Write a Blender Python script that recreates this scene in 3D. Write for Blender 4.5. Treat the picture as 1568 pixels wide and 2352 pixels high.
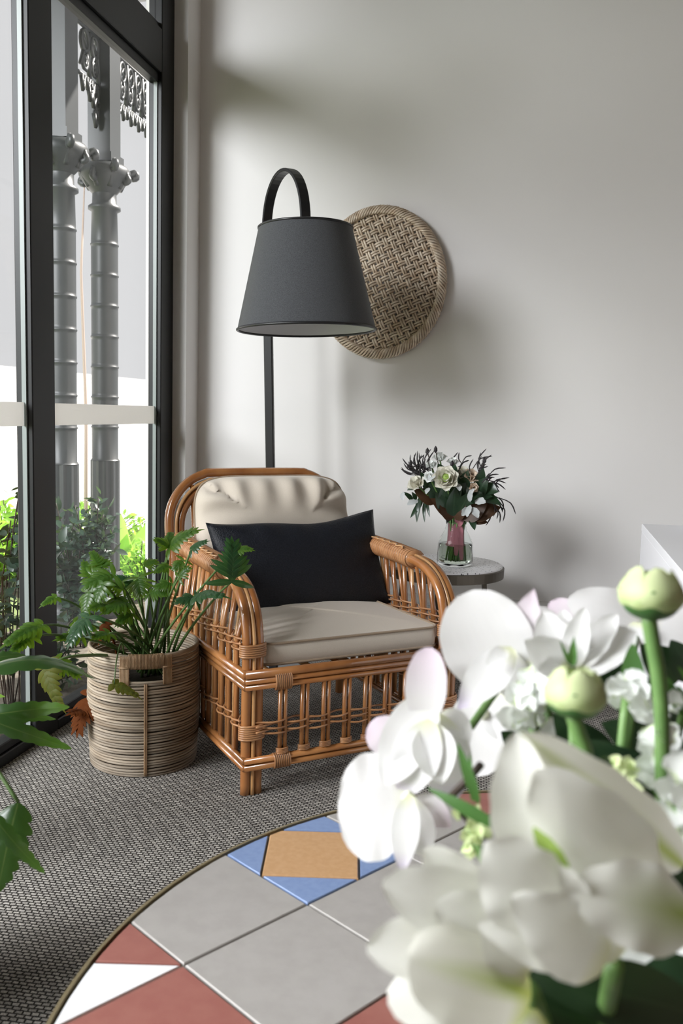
import bpy, math, random
from mathutils import Vector, Matrix
V = Vector
for o in list(bpy.data.objects): bpy.data.objects.remove(o)
S = bpy.context.scene
COL = S.collection

# ------------------------------------------------------------------ camera
FPX, PITCH, ROLL, YAW = 2044.0, math.radians(6.4), math.radians(1.54), math.radians(11.27)
CAM = V((0, 0, 1.05))
FW = V((-math.sin(YAW)*math.cos(PITCH), math.cos(YAW)*math.cos(PITCH), -math.sin(PITCH)))
_r = V((math.cos(YAW), math.sin(YAW), 0)); _u = _r.cross(FW)
RT = _r*math.cos(ROLL) + _u*math.sin(ROLL); UP = -_r*math.sin(ROLL) + _u*math.cos(ROLL)
cd = bpy.data.cameras.new('camera'); cam = bpy.data.objects.new('camera', cd); COL.objects.link(cam)
cd.sensor_fit = 'VERTICAL'; cd.sensor_height = 36; cd.lens = FPX/2352*36
cd.clip_start = 0.02; cd.clip_end = 200
cam.matrix_world = Matrix(((RT.x, UP.x, -FW.x, CAM.x), (RT.y, UP.y, -FW.y, CAM.y), (RT.z, UP.z, -FW.z, CAM.z), (0, 0, 0, 1)))
cd.dof.use_dof = True; cd.dof.focus_distance = 2.7; cd.dof.aperture_fstop = 7.0
S.camera = cam
# ------------------------------------------------------------------ sky, sun, window light, added fill, exposure
wd = bpy.data.worlds.new('sky'); S.world = wd; wd.use_nodes = True
bg = wd.node_tree.nodes['Background']; bg.inputs[0].default_value = (0.97, 0.985, 1.0, 1); bg.inputs[1].default_value = 0.76
sd = bpy.data.lights.new('sun', 'SUN'); sd.energy = 13.0; sd.angle = math.radians(1.5); sd.color = (1, .96, .9)
sun = bpy.data.objects.new('sun', sd); COL.objects.link(sun)
sun.rotation_euler = V((-0.50, -0.55, -0.67)).to_track_quat('-Z', 'Y').to_euler()
ld = bpy.data.lights.new('window_daylight', 'AREA'); ld.shape = 'RECTANGLE'; ld.size = 3.6; ld.size_y = 2.2; ld.energy = 860; ld.color = (.93, .97, 1)
wl = bpy.data.objects.new('window_daylight', ld); COL.objects.link(wl)
wl.location = (-3.8, -1.9, 3.7); wl.rotation_euler = (V((-.4, 2.6, .9))-V((-3.8, -1.9, 3.7))).to_track_quat('-Z', 'Z').to_euler()
l2 = bpy.data.lights.new('flower_fill', 'AREA'); l2.shape = 'RECTANGLE'; l2.size = 3.4; l2.size_y = 1.8; l2.energy = 92; l2.color = (.97, .98, 1); l2.spread = math.radians(95)  # added fill lamp outside the unseen glazing, brightens the flowers and table
w2 = bpy.data.objects.new('flower_fill', l2); COL.objects.link(w2)
w2.location = (-3.0, -0.1, 1.9); w2.rotation_euler = V((1, 0.16, -0.34)).to_track_quat('-Z', 'Z').to_euler()
S.view_settings.view_transform = 'Standard'; S.view_settings.look = 'None'
S.view_settings.exposure = 0.05; S.view_settings.gamma = 1.0; S.view_settings.use_curve_mapping = False

# ------------------------------------------------------------------ helpers
R = math.radians; pi = math.pi; sin = math.sin; cos = math.cos
def at(px, py, d):
    return CAM + (FW + RT*((px-784)/FPX) - UP*((py-1176)/FPX))*d
def aty(px, py, y):
    d = FW + RT*((px-784)/FPX) - UP*((py-1176)/FPX); return CAM + d*((y-CAM.y)/d.y)
def mesh(name, v, f, m=None, parent=None, smooth=True, uv=None):
    me = bpy.data.meshes.new(name); me.from_pydata([tuple(p) for p in v], [], f)
    if smooth: me.polygons.foreach_set('use_smooth', [True]*len(me.polygons))
    if uv:
        l = me.uv_layers.new(name='UVMap')
        for lp in me.loops: l.data[lp.index].uv = uv[lp.vertex_index]
    if m: me.materials.append(m)
    o = bpy.data.objects.new(name, me); COL.objects.link(o)
    if parent: o.parent = parent
    return o
def link_copy(o, parent=None, loc=None, rot=None):
    c = o.copy(); COL.objects.link(c); c.parent = parent or o.parent
    if loc is not None: c.location = loc
    if rot is not None: c.rotation_euler = rot
    return c
def tag(o, label, cat, group=None, kind=None):
    o['label'] = label; o['category'] = cat
    if group: o['group'] = group
    if kind: o['kind'] = kind
    return o
def struct(o): o['kind'] = 'structure'; return o
def empty(name, loc=(0, 0, 0), rz=0, rot=None):
    o = bpy.data.objects.new(name, None); COL.objects.link(o); o.location = loc
    o.rotation_euler = rot or (0, 0, rz); o.empty_display_size = .05; return o
class MB:
    def __init__(s): s.v = []; s.f = []; s.uv = []
    def add(s, vf):
        n = len(s.v); s.v += list(vf[0]); s.f += [tuple(i+n for i in q) for q in vf[1]]
        s.uv += list(vf[2]) if len(vf) > 2 else [(0, 0)]*len(vf[0])
        return s
    def build(s, name, m, parent=None, smooth=True): return mesh(name, s.v, s.f, m, parent, smooth, s.uv)
def box(x0, x1, y0, y1, z0, z1):
    return ([V((x, y, z)) for x in (x0, x1) for y in (y0, y1) for z in (z0, z1)],
            [(0, 1, 3, 2), (4, 6, 7, 5), (0, 4, 5, 1), (2, 3, 7, 6), (0, 2, 6, 4), (1, 5, 7, 3)])
def bev(o, w=.004, seg=2):
    b = o.modifiers.new('b', 'BEVEL'); b.width = w; b.segments = seg; b.limit_method = 'ANGLE'; b.angle_limit = R(40); return o
def tube(path, r, n=8, closed=False, flat=None):
    P = [V(p) for p in path]; m = len(P); rr = r if isinstance(r, (list, tuple)) else [r]*m
    T = []
    for i in range(m):
        a = P[(i-1) % m] if (closed or i > 0) else P[i]; b = P[(i+1) % m] if (closed or i < m-1) else P[i]
        t = (b-a); T.append(t.normalized() if t.length > 1e-9 else V((0, 0, 1)))
    ref = V((0, 0, 1)) if abs(T[0].z) < .9 else V((1, 0, 0))
    nrm = (ref - T[0]*ref.dot(T[0])).normalized(); vs = []
    for i in range(m):
        nrm = nrm - T[i]*nrm.dot(T[i]); nrm.normalize(); bn = T[i].cross(nrm)
        for k in range(n):
            a = 2*pi*k/n; fx = flat if flat else 1
            vs.append(P[i] + nrm*(cos(a)*rr[i]) + bn*(sin(a)*rr[i]*fx))
    fs = []
    for i in range(m if closed else m-1):
        for k in range(n):
            j = (i+1) % m; fs.append((i*n+k, i*n+(k+1) % n, j*n+(k+1) % n, j*n+k))
    if not closed: fs += [tuple(range(n-1, -1, -1)), tuple((m-1)*n+k for k in range(n))]
    return vs, fs
def smooth_path(P, k=6):
    P = [V(p) for p in P]; out = []
    for i in range(len(P)-1):
        p0 = P[max(i-1, 0)]; p1 = P[i]; p2 = P[i+1]; p3 = P[min(i+2, len(P)-1)]
        for s in range(k):
            t = s/k; out.append(.5*((2*p1) + (p2-p0)*t + (2*p0-5*p1+4*p2-p3)*t*t + (3*p1-p0-3*p2+p3)*t**3))
    out.append(P[-1]); return out
def lathe(prof, n=40, c=(0, 0, 0), sx=1, sy=1):
    m = len(prof); vs = [V((c[0]+r*cos(2*pi*k/n)*sx, c[1]+r*sin(2*pi*k/n)*sy, c[2]+z)) for r, z in prof for k in range(n)]
    fs = [(i*n+k, i*n+(k+1) % n, (i+1)*n+(k+1) % n, (i+1)*n+k) for i in range(m-1) for k in range(n)]
    return vs, fs
def helix(c0, axis, ra, rb, e1, e2, length, turns, r, n=5, seg=14):
    P = []; N = int(turns*seg)
    for i in range(N+1):
        a = 2*pi*i/seg; P.append(V(c0) + V(e1)*(ra*cos(a)) + V(e2)*(rb*sin(a)) + V(axis)*(length*i/N))
    return tube(P, r, n)
def petal(B, T, N, w, cup=.25, bow=.0, curl=0., ruf=0., k=(.8, .6), nu=9, nv=11, tw=0., seed=0, lobes=0, depth=.4, fold=0.):
    """surface from base B to tip T, facing N; w full width; cup bends sides towards N; bow lifts the middle"""
    B = V(B); T = V(T); D = T-B; L = D.length; d = D/L; N = V(N); N = (N-d*N.dot(d)).normalized(); sd = d.cross(N)
    rnd = random.Random(seed); ph = rnd.random()*6; vs = []; uv = []
    for j in range(nv):
        t = j/(nv-1); hw = w/2*max(sin(pi*min(1, max(0, .02+.975*t))**k[0]), 0)**k[1]
        if lobes:
            s_ = abs(sin(pi*lobes*t)); hw *= (1-depth) + depth*s_**.7
        cN = N*(bow*L*sin(pi*t) + curl*L*t*t)
        for i in range(nu):
            s = -1+2*i/(nu-1); a = tw*t
            off = sd*(hw*s*cos(a)) + N*(hw*s*sin(a)) + N*(cup*hw*s*s) + N*(fold*hw*abs(s))
            if lobes: off += d*(hw*abs(s)*.45*(1 if t < .9 else .2))
            if ruf: off += N*(ruf*w*s*s*sin(t*17+ph+s*2)) + sd*(ruf*.4*w*s*abs(s)*sin(t*23+ph))
            vs.append(B + d*(L*t) + cN + off); uv.append(((s+1)/2, t))
    fs = [(j*nu+i, j*nu+i+1, (j+1)*nu+i+1, (j+1)*nu+i) for j in range(nv-1) for i in range(nu-1)]
    return vs, fs, uv
# ------------------------------------------------------------------ materials
class NT:
    def __init__(s, name):
        s.m = bpy.data.materials.new(name); s.m.use_nodes = True; s.t = s.m.node_tree; s.b = s.t.nodes['Principled BSDF']; s.out = s.t.nodes['Material Output']
    def n(s, t, **kw):
        o = s.t.nodes.new(t)
        for k, v in kw.items():
            if k.startswith('i_'):
                key = k[2:]; o.inputs[int(key) if key.isdigit() else key.replace('_', ' ')].default_value = v
            else: setattr(o, k, v)
        return o
    def l(s, a, b): s.t.links.new(a, b)
def c4(c): return (*c, 1)
def mat(name, col, rough=.5, metal=0, col2=None, nscale=20, stretch=None, detail=3, bump=0, bscale=None, rand=0, coat=0, spec=.5, sheen=0, trans=0, contrast=(.35, .65), translucent=0):
    q = NT(name); b = q.b
    b.inputs['Base Color'].default_value = c4(col); b.inputs['Roughness'].default_value = rough; b.inputs['Metallic'].default_value = metal
    b.inputs['Specular IOR Level'].default_value = spec; b.inputs['Coat Weight'].default_value = coat; b.inputs['Sheen Weight'].default_value = sheen
    b.inputs['Transmission Weight'].default_value = trans
    tc = q.n('ShaderNodeTexCoord'); src = tc.outputs['Object']; colout = None
    if stretch:
        mp = q.n('ShaderNodeMapping'); mp.inputs['Scale'].default_value = stretch; q.l(src, mp.inputs[0]); src = mp.outputs[0]
    if col2 or bump:
        nz = q.n('ShaderNodeTexNoise'); nz.inputs['Scale'].default_value = nscale; nz.inputs['Detail'].default_value = detail; q.l(src, nz.inputs['Vector'])
    if col2:
        rp = q.n('ShaderNodeValToRGB'); e = rp.color_ramp.elements; e[0].position, e[1].position = contrast; e[0].color = c4(col); e[1].color = c4(col2)
        q.l(nz.outputs[0], rp.inputs[0]); colout = rp.outputs[0]
    if rand:
        oi = q.n('ShaderNodeObjectInfo'); hs = q.n('ShaderNodeHueSaturation'); mr = q.n('ShaderNodeMapRange', i_3=1-rand, i_4=1+rand)
        q.l(oi.outputs['Random'], mr.inputs[0]); q.l(mr.outputs[0], hs.inputs['Value'])
        if colout: q.l(colout, hs.inputs['Color'])
        else: hs.inputs['Color'].default_value = c4(col)
        colout = hs.outputs[0]
    if colout: q.l(colout, b.inputs['Base Color'])
    if bump:
        bp = q.n('ShaderNodeBump', i_Strength=bump, i_Distance=.004); src2 = nz
        if bscale:
            src2 = q.n('ShaderNodeTexNoise'); src2.inputs['Scale'].default_value = bscale; q.l(src, src2.inputs['Vector'])
        q.l(src2.outputs[0], bp.inputs['Height']); q.l(bp.outputs[0], b.inputs['Normal'])
    if translucent:
        tr = q.n('ShaderNodeBsdfTranslucent'); tr.inputs[0].default_value = c4(tuple(min(1, x*1.25) for x in col)); mx = q.n('ShaderNodeMixShader'); mx.inputs[0].default_value = translucent
        if colout: q.l(colout, tr.inputs[0])
        q.l(b.outputs[0], mx.inputs[1]); q.l(tr.outputs[0], mx.inputs[2]); q.l(mx.outputs[0], q.out.inputs[0])
    return q.m
def leafmat(name, top, vein, rough=.3, trl=.35, tcol=None, stripe=.03, spec=.5):
    q = NT(name); uv = q.n('ShaderNodeUVMap'); sp = q.n('ShaderNodeSeparateXYZ'); q.l(uv.outputs[0], sp.inputs[0])
    a = q.n('ShaderNodeMath', operation='SUBTRACT', i_1=.5); q.l(sp.outputs[0], a.inputs[0]); ab = q.n('ShaderNodeMath', operation='ABSOLUTE'); q.l(a.outputs[0], ab.inputs[0])
    lt = q.n('ShaderNodeMath', operation='LESS_THAN', i_1=stripe); q.l(ab.outputs[0], lt.inputs[0])
    tc = q.n('ShaderNodeTexCoord'); nz = q.n('ShaderNodeTexNoise', i_Scale=25.0); q.l(tc.outputs['Object'], nz.inputs['Vector'])
    m0 = q.n('ShaderNodeMix', data_type='RGBA'); m0.inputs['A'].default_value = c4(top); m0.inputs['B'].default_value = c4(tuple(x*1.5 for x in top)); q.l(nz.outputs[0], m0.inputs['Factor'])
    m1 = q.n('ShaderNodeMix', data_type='RGBA'); m1.inputs['B'].default_value = c4(vein); q.l(lt.outputs[0], m1.inputs['Factor']); q.l(m0.outputs['Result'], m1.inputs['A'])
    q.l(m1.outputs['Result'], q.b.inputs['Base Color']); q.b.inputs['Roughness'].default_value = rough; q.b.inputs['Specular IOR Level'].default_value = spec
    tr = q.n('ShaderNodeBsdfTranslucent'); tr.inputs[0].default_value = c4(tcol or tuple(min(1, x*3) for x in top)); mx = q.n('ShaderNodeMixShader', i_0=trl)
    q.l(q.b.outputs[0], mx.inputs[1]); q.l(tr.outputs[0], mx.inputs[2]); q.l(mx.outputs[0], q.out.inputs[0]); return q.m
def petalmat(name, base, streak=None, srange=(.1, .75), swidth=.12, tip=None, tip0=.75, rough=.45, trl=.35, basecol=None):
    """white petal; optional streak along the middle, tinted tip and tinted base, all along the petal's own UV"""
    q = NT(name); uv = q.n('ShaderNodeUVMap'); sp = q.n('ShaderNodeSeparateXYZ'); q.l(uv.outputs[0], sp.inputs[0]); col = None
    cur = q.n('ShaderNodeRGB'); cur.outputs[0].default_value = c4(base); cur = cur.outputs[0]
    def mixin(fac, c):
        nonlocal cur
        m1 = q.n('ShaderNodeMix', data_type='RGBA'); m1.inputs['B'].default_value = c4(c); q.l(fac, m1.inputs['Factor']); q.l(cur, m1.inputs['A']); cur = m1.outputs['Result']
    tc = q.n('ShaderNodeTexCoord'); mp = q.n('ShaderNodeMapping'); mp.inputs['Scale'].default_value = (40, 2.5, 1); q.l(uv.outputs[0], mp.inputs[0])
    nz = q.n('ShaderNodeTexNoise', i_Scale=1.0); q.l(mp.outputs[0], nz.inputs['Vector'])
    vr = q.n('ShaderNodeMapRange', i_1=.45, i_2=.8, i_3=0., i_4=.12); q.l(nz.outputs[0], vr.inputs[0]); mixin(vr.outputs[0], tuple(x*.75 for x in base))
    if streak:
        a = q.n('ShaderNodeMath', operation='SUBTRACT', i_1=.5); q.l(sp.outputs[0], a.inputs[0]); ab = q.n('ShaderNodeMath', operation='ABSOLUTE'); q.l(a.outputs[0], ab.inputs[0])
        r1 = q.n('ShaderNodeMapRange', i_1=swidth, i_2=0., i_3=0., i_4=1.); q.l(ab.outputs[0], r1.inputs[0])
        r2 = q.n('ShaderNodeMapRange', i_1=srange[1], i_2=srange[0], i_3=0., i_4=1.); q.l(sp.outputs[1], r2.inputs[0])
        mm = q.n('ShaderNodeMath', operation='MULTIPLY'); q.l(r1.outputs[0], mm.inputs[0]); q.l(r2.outputs[0], mm.inputs[1]); mixin(mm.outputs[0], streak)
    if tip:
        r3 = q.n('ShaderNodeMapRange', i_1=tip0, i_2=1., i_3=0., i_4=1.); q.l(sp.outputs[1], r3.inputs[0]); mixin(r3.outputs[0], tip)
    if basecol:
        r4 = q.n('ShaderNodeMapRange', i_1=.22, i_2=0., i_3=0., i_4=1.); q.l(sp.outputs[1], r4.inputs[0]); mixin(r4.outputs[0], basecol)
    q.l(cur, q.b.inputs['Base Color']); q.b.inputs['Roughness'].default_value = rough; q.b.inputs['Specular IOR Level'].default_value = .25
    tr = q.n('ShaderNodeBsdfTranslucent'); q.l(cur, tr.inputs[0]); mx = q.n('ShaderNodeMixShader', i_0=trl)
    q.l(q.b.outputs[0], mx.inputs[1]); q.l(tr.outputs[0], mx.inputs[2]); q.l(mx.outputs[0], q.out.inputs[0]); return q.m
def panemat(name, tint=(.975, .97, .97), gl=.035):
    q = NT(name); t = q.n('ShaderNodeBsdfTransparent', i_0=c4(tint)); g = q.n('ShaderNodeBsdfGlossy', i_Roughness=.02); mx = q.n('ShaderNodeMixShader', i_0=gl)
    q.l(t.outputs[0], mx.inputs[1]); q.l(g.outputs[0], mx.inputs[2]); q.l(mx.outputs[0], q.out.inputs[0]); return q.m
def carpetmat():
    q = NT('carpet'); tc = q.n('ShaderNodeTexCoord'); mp = q.n('ShaderNodeMapping'); mp.inputs['Rotation'].default_value = (0, 0, R(-3)); q.l(tc.outputs['Object'], mp.inputs[0])
    br = q.n('ShaderNodeTexBrick', offset=.5, i_Scale=1.0, i_Mortar_Size=.0024, i_Mortar_Smooth=.9, i_Bias=0., i_Brick_Width=.0150, i_Row_Height=.0092)
    br.inputs['Color1'].default_value = (.47, .44, .40, 1); br.inputs['Color2'].default_value = (.31, .29, .265, 1); br.inputs['Mortar'].default_value = (.035, .032, .03, 1)
    dn = q.n('ShaderNodeTexNoise', i_Scale=60.); q.l(mp.outputs[0], dn.inputs['Vector'])
    ds = q.n('ShaderNodeVectorMath', operation='MULTIPLY_ADD'); ds.inputs[1].default_value = (.006, .006, 0); q.l(dn.outputs['Color'], ds.inputs[0]); q.l(mp.outputs[0], ds.inputs[2]); q.l(ds.outputs[0], br.inputs['Vector'])
    n2 = q.n('ShaderNodeTexNoise', i_Scale=420., i_Detail=2.); q.l(mp.outputs[0], n2.inputs['Vector'])
    mr = q.n('ShaderNodeMapRange', i_1=.3, i_2=.7, i_3=.6, i_4=1.35); q.l(n2.outputs[0], mr.inputs[0])
    hs = q.n('ShaderNodeHueSaturation'); q.l(br.outputs['Color'], hs.inputs['Color']); q.l(mr.outputs[0], hs.inputs['Value']); q.l(hs.outputs[0], q.b.inputs['Base Color'])
    q.b.inputs['Roughness'].default_value = .95; q.b.inputs['Specular IOR Level'].default_value = .1
    inv = q.n('ShaderNodeMath', operation='SUBTRACT', i_0=1.); q.l(br.outputs['Fac'], inv.inputs[1]); bp = q.n('ShaderNodeBump', i_Strength=.9, i_Distance=.004); q.l(inv.outputs[0], bp.inputs['Height']); q.l(bp.outputs[0], q.b.inputs['Normal'])
    return q.m
def terrazzomat():
    q = NT('terrazzo'); tc = q.n('ShaderNodeTexCoord'); vo = q.n('ShaderNodeTexVoronoi', i_Scale=95.); q.l(tc.outputs['Object'], vo.inputs['Vector'])
    rp = q.n('ShaderNodeValToRGB'); e = rp.color_ramp.elements; e[0].position = .22; e[0].color = (.06, .06, .065, 1); e[1].position = .30; e[1].color = (.66, .65, .66, 1)
    q.l(vo.outputs['Distance'], rp.inputs[0]); q.l(rp.outputs[0], q.b.inputs['Base Color']); q.b.inputs['Roughness'].default_value = .3; return q.m
M = {}
M['wall'] = mat('wall_plaster', (.785, .768, .755), .85, bump=.03, nscale=180)
M['greywall'] = mat('warm_bounce_wall', (.30, .225, .16), .9)  # unseen right and rear walls, colour chosen to darken and warm the bounce light
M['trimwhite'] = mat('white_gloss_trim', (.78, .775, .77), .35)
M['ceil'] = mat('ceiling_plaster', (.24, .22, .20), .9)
M['alu'] = mat('black_aluminium', (.010, .0105, .011), .42, spec=.3)
M['gasket'] = mat('grey_gasket', (.22, .25, .24), .4)
M['pane'] = panemat('window_glass')
M['frost'] = mat('frosted_film', (.86, .80, .79), .8, translucent=.45)
M['carpet'] = carpetmat()
M['cane'] = mat('lacquered_cane', (.27, .10, .03), .22, col2=(.40, .175, .06), nscale=9, stretch=(1, 1, .35), coat=.55, rand=.18)
M['canelight'] = mat('pale_cane', (.46, .235, .09), .3, col2=(.54, .30, .13), nscale=12, coat=.4, rand=.15)
M['peel'] = mat('cane_peel_binding', (.36, .16, .065), .35, col2=(.47, .24, .11), nscale=30, coat=.3, rand=.12)
M['cream'] = mat('cream_canvas', (.56, .495, .415), .9, col2=(.60, .535, .455), nscale=600, bump=.12, sheen=.2)
M['taupe'] = mat('brown_piping', (.30, .22, .15), .9, col2=(.34, .26, .18), nscale=600, bump=.12, sheen=.2)
M['navy'] = mat('dark_woven_cover', (.004, .005, .008), .5, col2=(.010, .012, .018), nscale=260, bump=.5, bscale=260, sheen=0, spec=.3)
M['lampblack'] = mat('black_powder_coat', (.012, .012, .013), .38)
M['shade'] = mat('charcoal_linen', (.030, .032, .036), .9, col2=(.062, .065, .070), nscale=500, bump=.1, sheen=.25)
M['lining'] = mat('white_shade_lining', (.75, .75, .78), .7, translucent=.15)
M['straw'] = mat('dried_willow', (.50, .385, .275), .6, col2=(.72, .62, .50), nscale=35, rand=.16)
M['basket'] = mat('banana_bark_coil', (.20, .15, .10), .7, col2=(.37, .31, .24), nscale=9, stretch=(1, 1, 9), rand=.30, contrast=(.3, .7))
M['basketbind'] = mat('bark_binding', (.24, .14, .07), .6, col2=(.34, .225, .13), nscale=30, rand=.15)
M['soil'] = mat('dark_soil', (.03, .022, .015), 1, bump=.8, nscale=80)
M['bronze'] = mat('bronze_metal', (.10, .085, .065), .42, metal=.7)
M['terrazzo'] = terrazzomat()
M['desk'] = mat('white_laminate', (.84, .84, .87), .4)
M['black'] = mat('black_plastic', (.01, .01, .012), .4)
M['t_gray'] = mat('grey_tile', (.345, .325, .305), .42, col2=(.375, .355, .335), nscale=40, rand=.03, bump=.05, bscale=300)
M['t_red'] = mat('brick_red_tile', (.29, .105, .085), .42, col2=(.32, .125, .10), nscale=40, bump=.05, bscale=300)
M['t_white'] = mat('white_tile', (.80, .80, .81), .3)
M['t_orange'] = mat('ochre_tile', (.50, .29, .135), .4, col2=(.545, .325, .165), nscale=120, bump=.05, bscale=300)
M['t_blue'] = mat('blue_tile', (.185, .265, .47), .4, col2=(.21, .295, .50), nscale=120, bump=.05, bscale=300)
M['grout'] = mat('dark_grout', (.15, .135, .11), .9)
M['brass'] = mat('aged_brass_edging', (.32, .26, .15), .4, metal=.6)
M['ltimber'] = mat('dark_timber', (.08, .05, .03), .5)
M['phil'] = leafmat('philodendron_leaf', (.036, .088, .014), (.12, .19, .05), .30, .50, (.30, .50, .03))
M['phil_dark'] = leafmat('dark_philodendron_leaf', (.018, .055, .02), (.07, .13, .05), .24, .3, (.10, .24, .03))
M['phil_arch'] = leafmat('arching_leaf', (.020, .050, .014), (.09, .13, .04), .22, .30, (.12, .26, .03), stripe=.02)
M['phil_yellow'] = leafmat('yellowing_leaf', (.07, .085, .015), (.14, .11, .03), .5, .35, (.28, .26, .03), spec=.2)
M['phil_brown'] = leafmat('dead_brown_leaf', (.070, .019, .004), (.09, .03, .008), .8, .25, (.22, .06, .008), spec=.1)
M['stem'] = mat('leaf_stalk', (.06, .12, .03), .4, col2=(.10, .17, .05), nscale=30)
M['fstem'] = mat('flower_stalk', (.11, .22, .06), .45, col2=(.15, .27, .08), nscale=30, translucent=.1)
M['brownstem'] = mat('brown_twig', (.03, .018, .012), .6)
M['iron'] = mat('painted_cast_iron', (.040, .044, .045), .42)
M['grass'] = mat('low_greenery', (.13, .17, .06), .7, col2=(.20, .25, .10), nscale=5)
M['shrub'] = leafmat('shrub_leaf', (.022, .045, .030), (.05, .10, .06), .35, .25, (.10, .17, .05), stripe=0)
M['lime'] = leafmat('sunlit_leaf', (.18, .34, .05), (.2, .4, .08), .4, .5, (.45, .75, .10), stripe=0)
M['broad'] = leafmat('broad_lime_leaf', (.20, .36, .06), (.3, .5, .12), .4, .5, (.45, .72, .14))
M['bark'] = mat('pale_bark', (.42, .33, .27), .8)
M['paving'] = mat('pale_paving', (.62, .60, .57), .9, col2=(.68, .66, .63), nscale=6)
M['mulch'] = mat('mulch', (.07, .055, .04), 1, col2=(.16, .14, .11), nscale=30, bump=.6)
M['render'] = mat('white_render', (.80, .80, .78), .9)
M['orchid'] = petalmat('orchid_petal', (.86, .855, .86), tip=(.66, .58, .76), tip0=.72, basecol=(.75, .78, .52), trl=.35)
M['orchidw'] = petalmat('orchid_petal_plain', (.87, .865, .865), basecol=(.82, .83, .7), trl=.35)
M['orchidp'] = petalmat('orchid_petal_blush', (.84, .82, .835), tip=(.80, .68, .78), tip0=.3, trl=.35)
M['tulip'] = petalmat('tulip_petal', (.88, .875, .80), streak=(.45, .58, .10), srange=(.15, 1.0), swidth=.16, basecol=(.62, .68, .22), trl=.3)
M['tulipg'] = petalmat('tulip_petal_green_base', (.88, .88, .82), streak=(.36, .50, .06), srange=(.0, .75), swidth=.42, trl=.3)
M['tulips'] = petalmat('tulip_petal_streaked', (.88, .875, .79), streak=(.42, .52, .08), srange=(.0, 1.8), swidth=.22, trl=.3)
M['tulipw'] = petalmat('tulip_petal_plain', (.88, .88, .83), trl=.3, basecol=(.8, .8, .55))
M['stock'] = petalmat('frilled_petal', (.88, .90, .88), basecol=(.6, .72, .4), trl=.3)
M['ran'] = petalmat('ranunculus_petal', (.72, .79, .47), streak=(.34, .50, .13), srange=(.0, .95), swidth=.5, basecol=(.20, .36, .06), trl=.3)
M['rang'] = petalmat('ranunculus_inner', (.36, .52, .12), trl=.3)
M['sepal'] = leafmat('sepal_green', (.05, .13, .035), (.1, .2, .06), .4, .3, (.2, .4, .06), stripe=0)
M['bleaf'] = leafmat('bouquet_leaf', (.016, .035, .018), (.03, .06, .03), .3, .15, (.05, .12, .03))
M['mag'] = leafmat('bouquet_brown_leaf', (.045, .02, .008), (.06, .03, .012), .5, .15, (.08, .035, .012))
M['dusty'] = leafmat('dusty_leaf', (.42, .44, .44), (.5, .52, .52), .8, .2, (.5, .52, .52), stripe=0)
M['plum'] = mat('plum_foliage', (.018, .014, .016), .6)
M['cream_p'] = petalmat('cream_petal', (.78, .76, .66), trl=.25)
M['peach_p'] = petalmat('peach_petal', (.70, .58, .46), trl=.25)
M['ribbon'] = mat('dusty_pink_ribbon', (.30, .10, .125), .6, sheen=.3)
q = NT('clear_glass'); q.b.inputs['Transmission Weight'].default_value = 1; q.b.inputs['Roughness'].default_value = .01; q.b.inputs['IOR'].default_value = 1.15; q.b.inputs['Base Color'].default_value = (.93, .96, .95, 1); M['glass'] = q.m
q = NT('vase_water'); q.b.inputs['Transmission Weight'].default_value = 1; q.b.inputs['Roughness'].default_value = .02; q.b.inputs['IOR'].default_value = 1.12; q.b.inputs['Base Color'].default_value = (.62, .66, .58, 1); M['water'] = q.m
M['print'] = mat('black_print', (.01, .01, .01), .6)

# ------------------------------------------------------------------ room shell
XW, YN, XN, YB, ZC = -1.428, 3.514, -1.371, 3.655, 3.15
XR, YF = 3.2, -3.2
struct(mesh('floor', *box(XW-.02, XR, YF, YB+.1, -.12, 0), M['carpet'], smooth=False))
struct(mesh('wall_back', *box(XN, XR+.1, YB, YB+.2, -.12, ZC+.1), M['wall'], smooth=False))
struct(mesh('wall_left', *box(XW-.12, XN, YN, YB+.2, -.12, ZC+.1), M['wall'], smooth=False))
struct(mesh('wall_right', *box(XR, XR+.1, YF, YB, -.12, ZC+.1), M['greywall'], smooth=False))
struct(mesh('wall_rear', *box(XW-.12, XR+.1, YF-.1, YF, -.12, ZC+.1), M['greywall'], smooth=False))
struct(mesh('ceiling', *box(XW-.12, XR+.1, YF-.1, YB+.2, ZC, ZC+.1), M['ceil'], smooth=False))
def skirting(name, p0, p1, n):
    prof = [(0, 0), (.022, 0), (.022, .175), (.018, .185), (.018, .205), (.026, .213), (.026, .225), (.015, .24), (.015, .255), (.021, .263), (.021, .275), (.012, .29), (.009, .305), (0, .307)]
    p0 = V(p0); p1 = V(p1); n = V(n); vs = []
    for p in (p0, p1): vs += [p + n*a + V((0, 0, b)) for a, b in prof]
    k = len(prof); fs = [(i, i+1, k+i+1, k+i) for i in range(k-1)] + [tuple(range(k)), tuple(range(2*k-1, k-1, -1))]
    return struct(mesh(name, vs, fs, M['trimwhite'], smooth=False))
skirting('baseboard_back', (XN, YB, 0), (XR, YB, 0), (0, -1, 0))
skirting('baseboard_left', (XN, YN, 0), (XN, YB, 0), (1, 0, 0))
skirting('trim_1', (XW+.01, YN, 0), (XN, YN, 0), (0, -1, 0))
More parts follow.
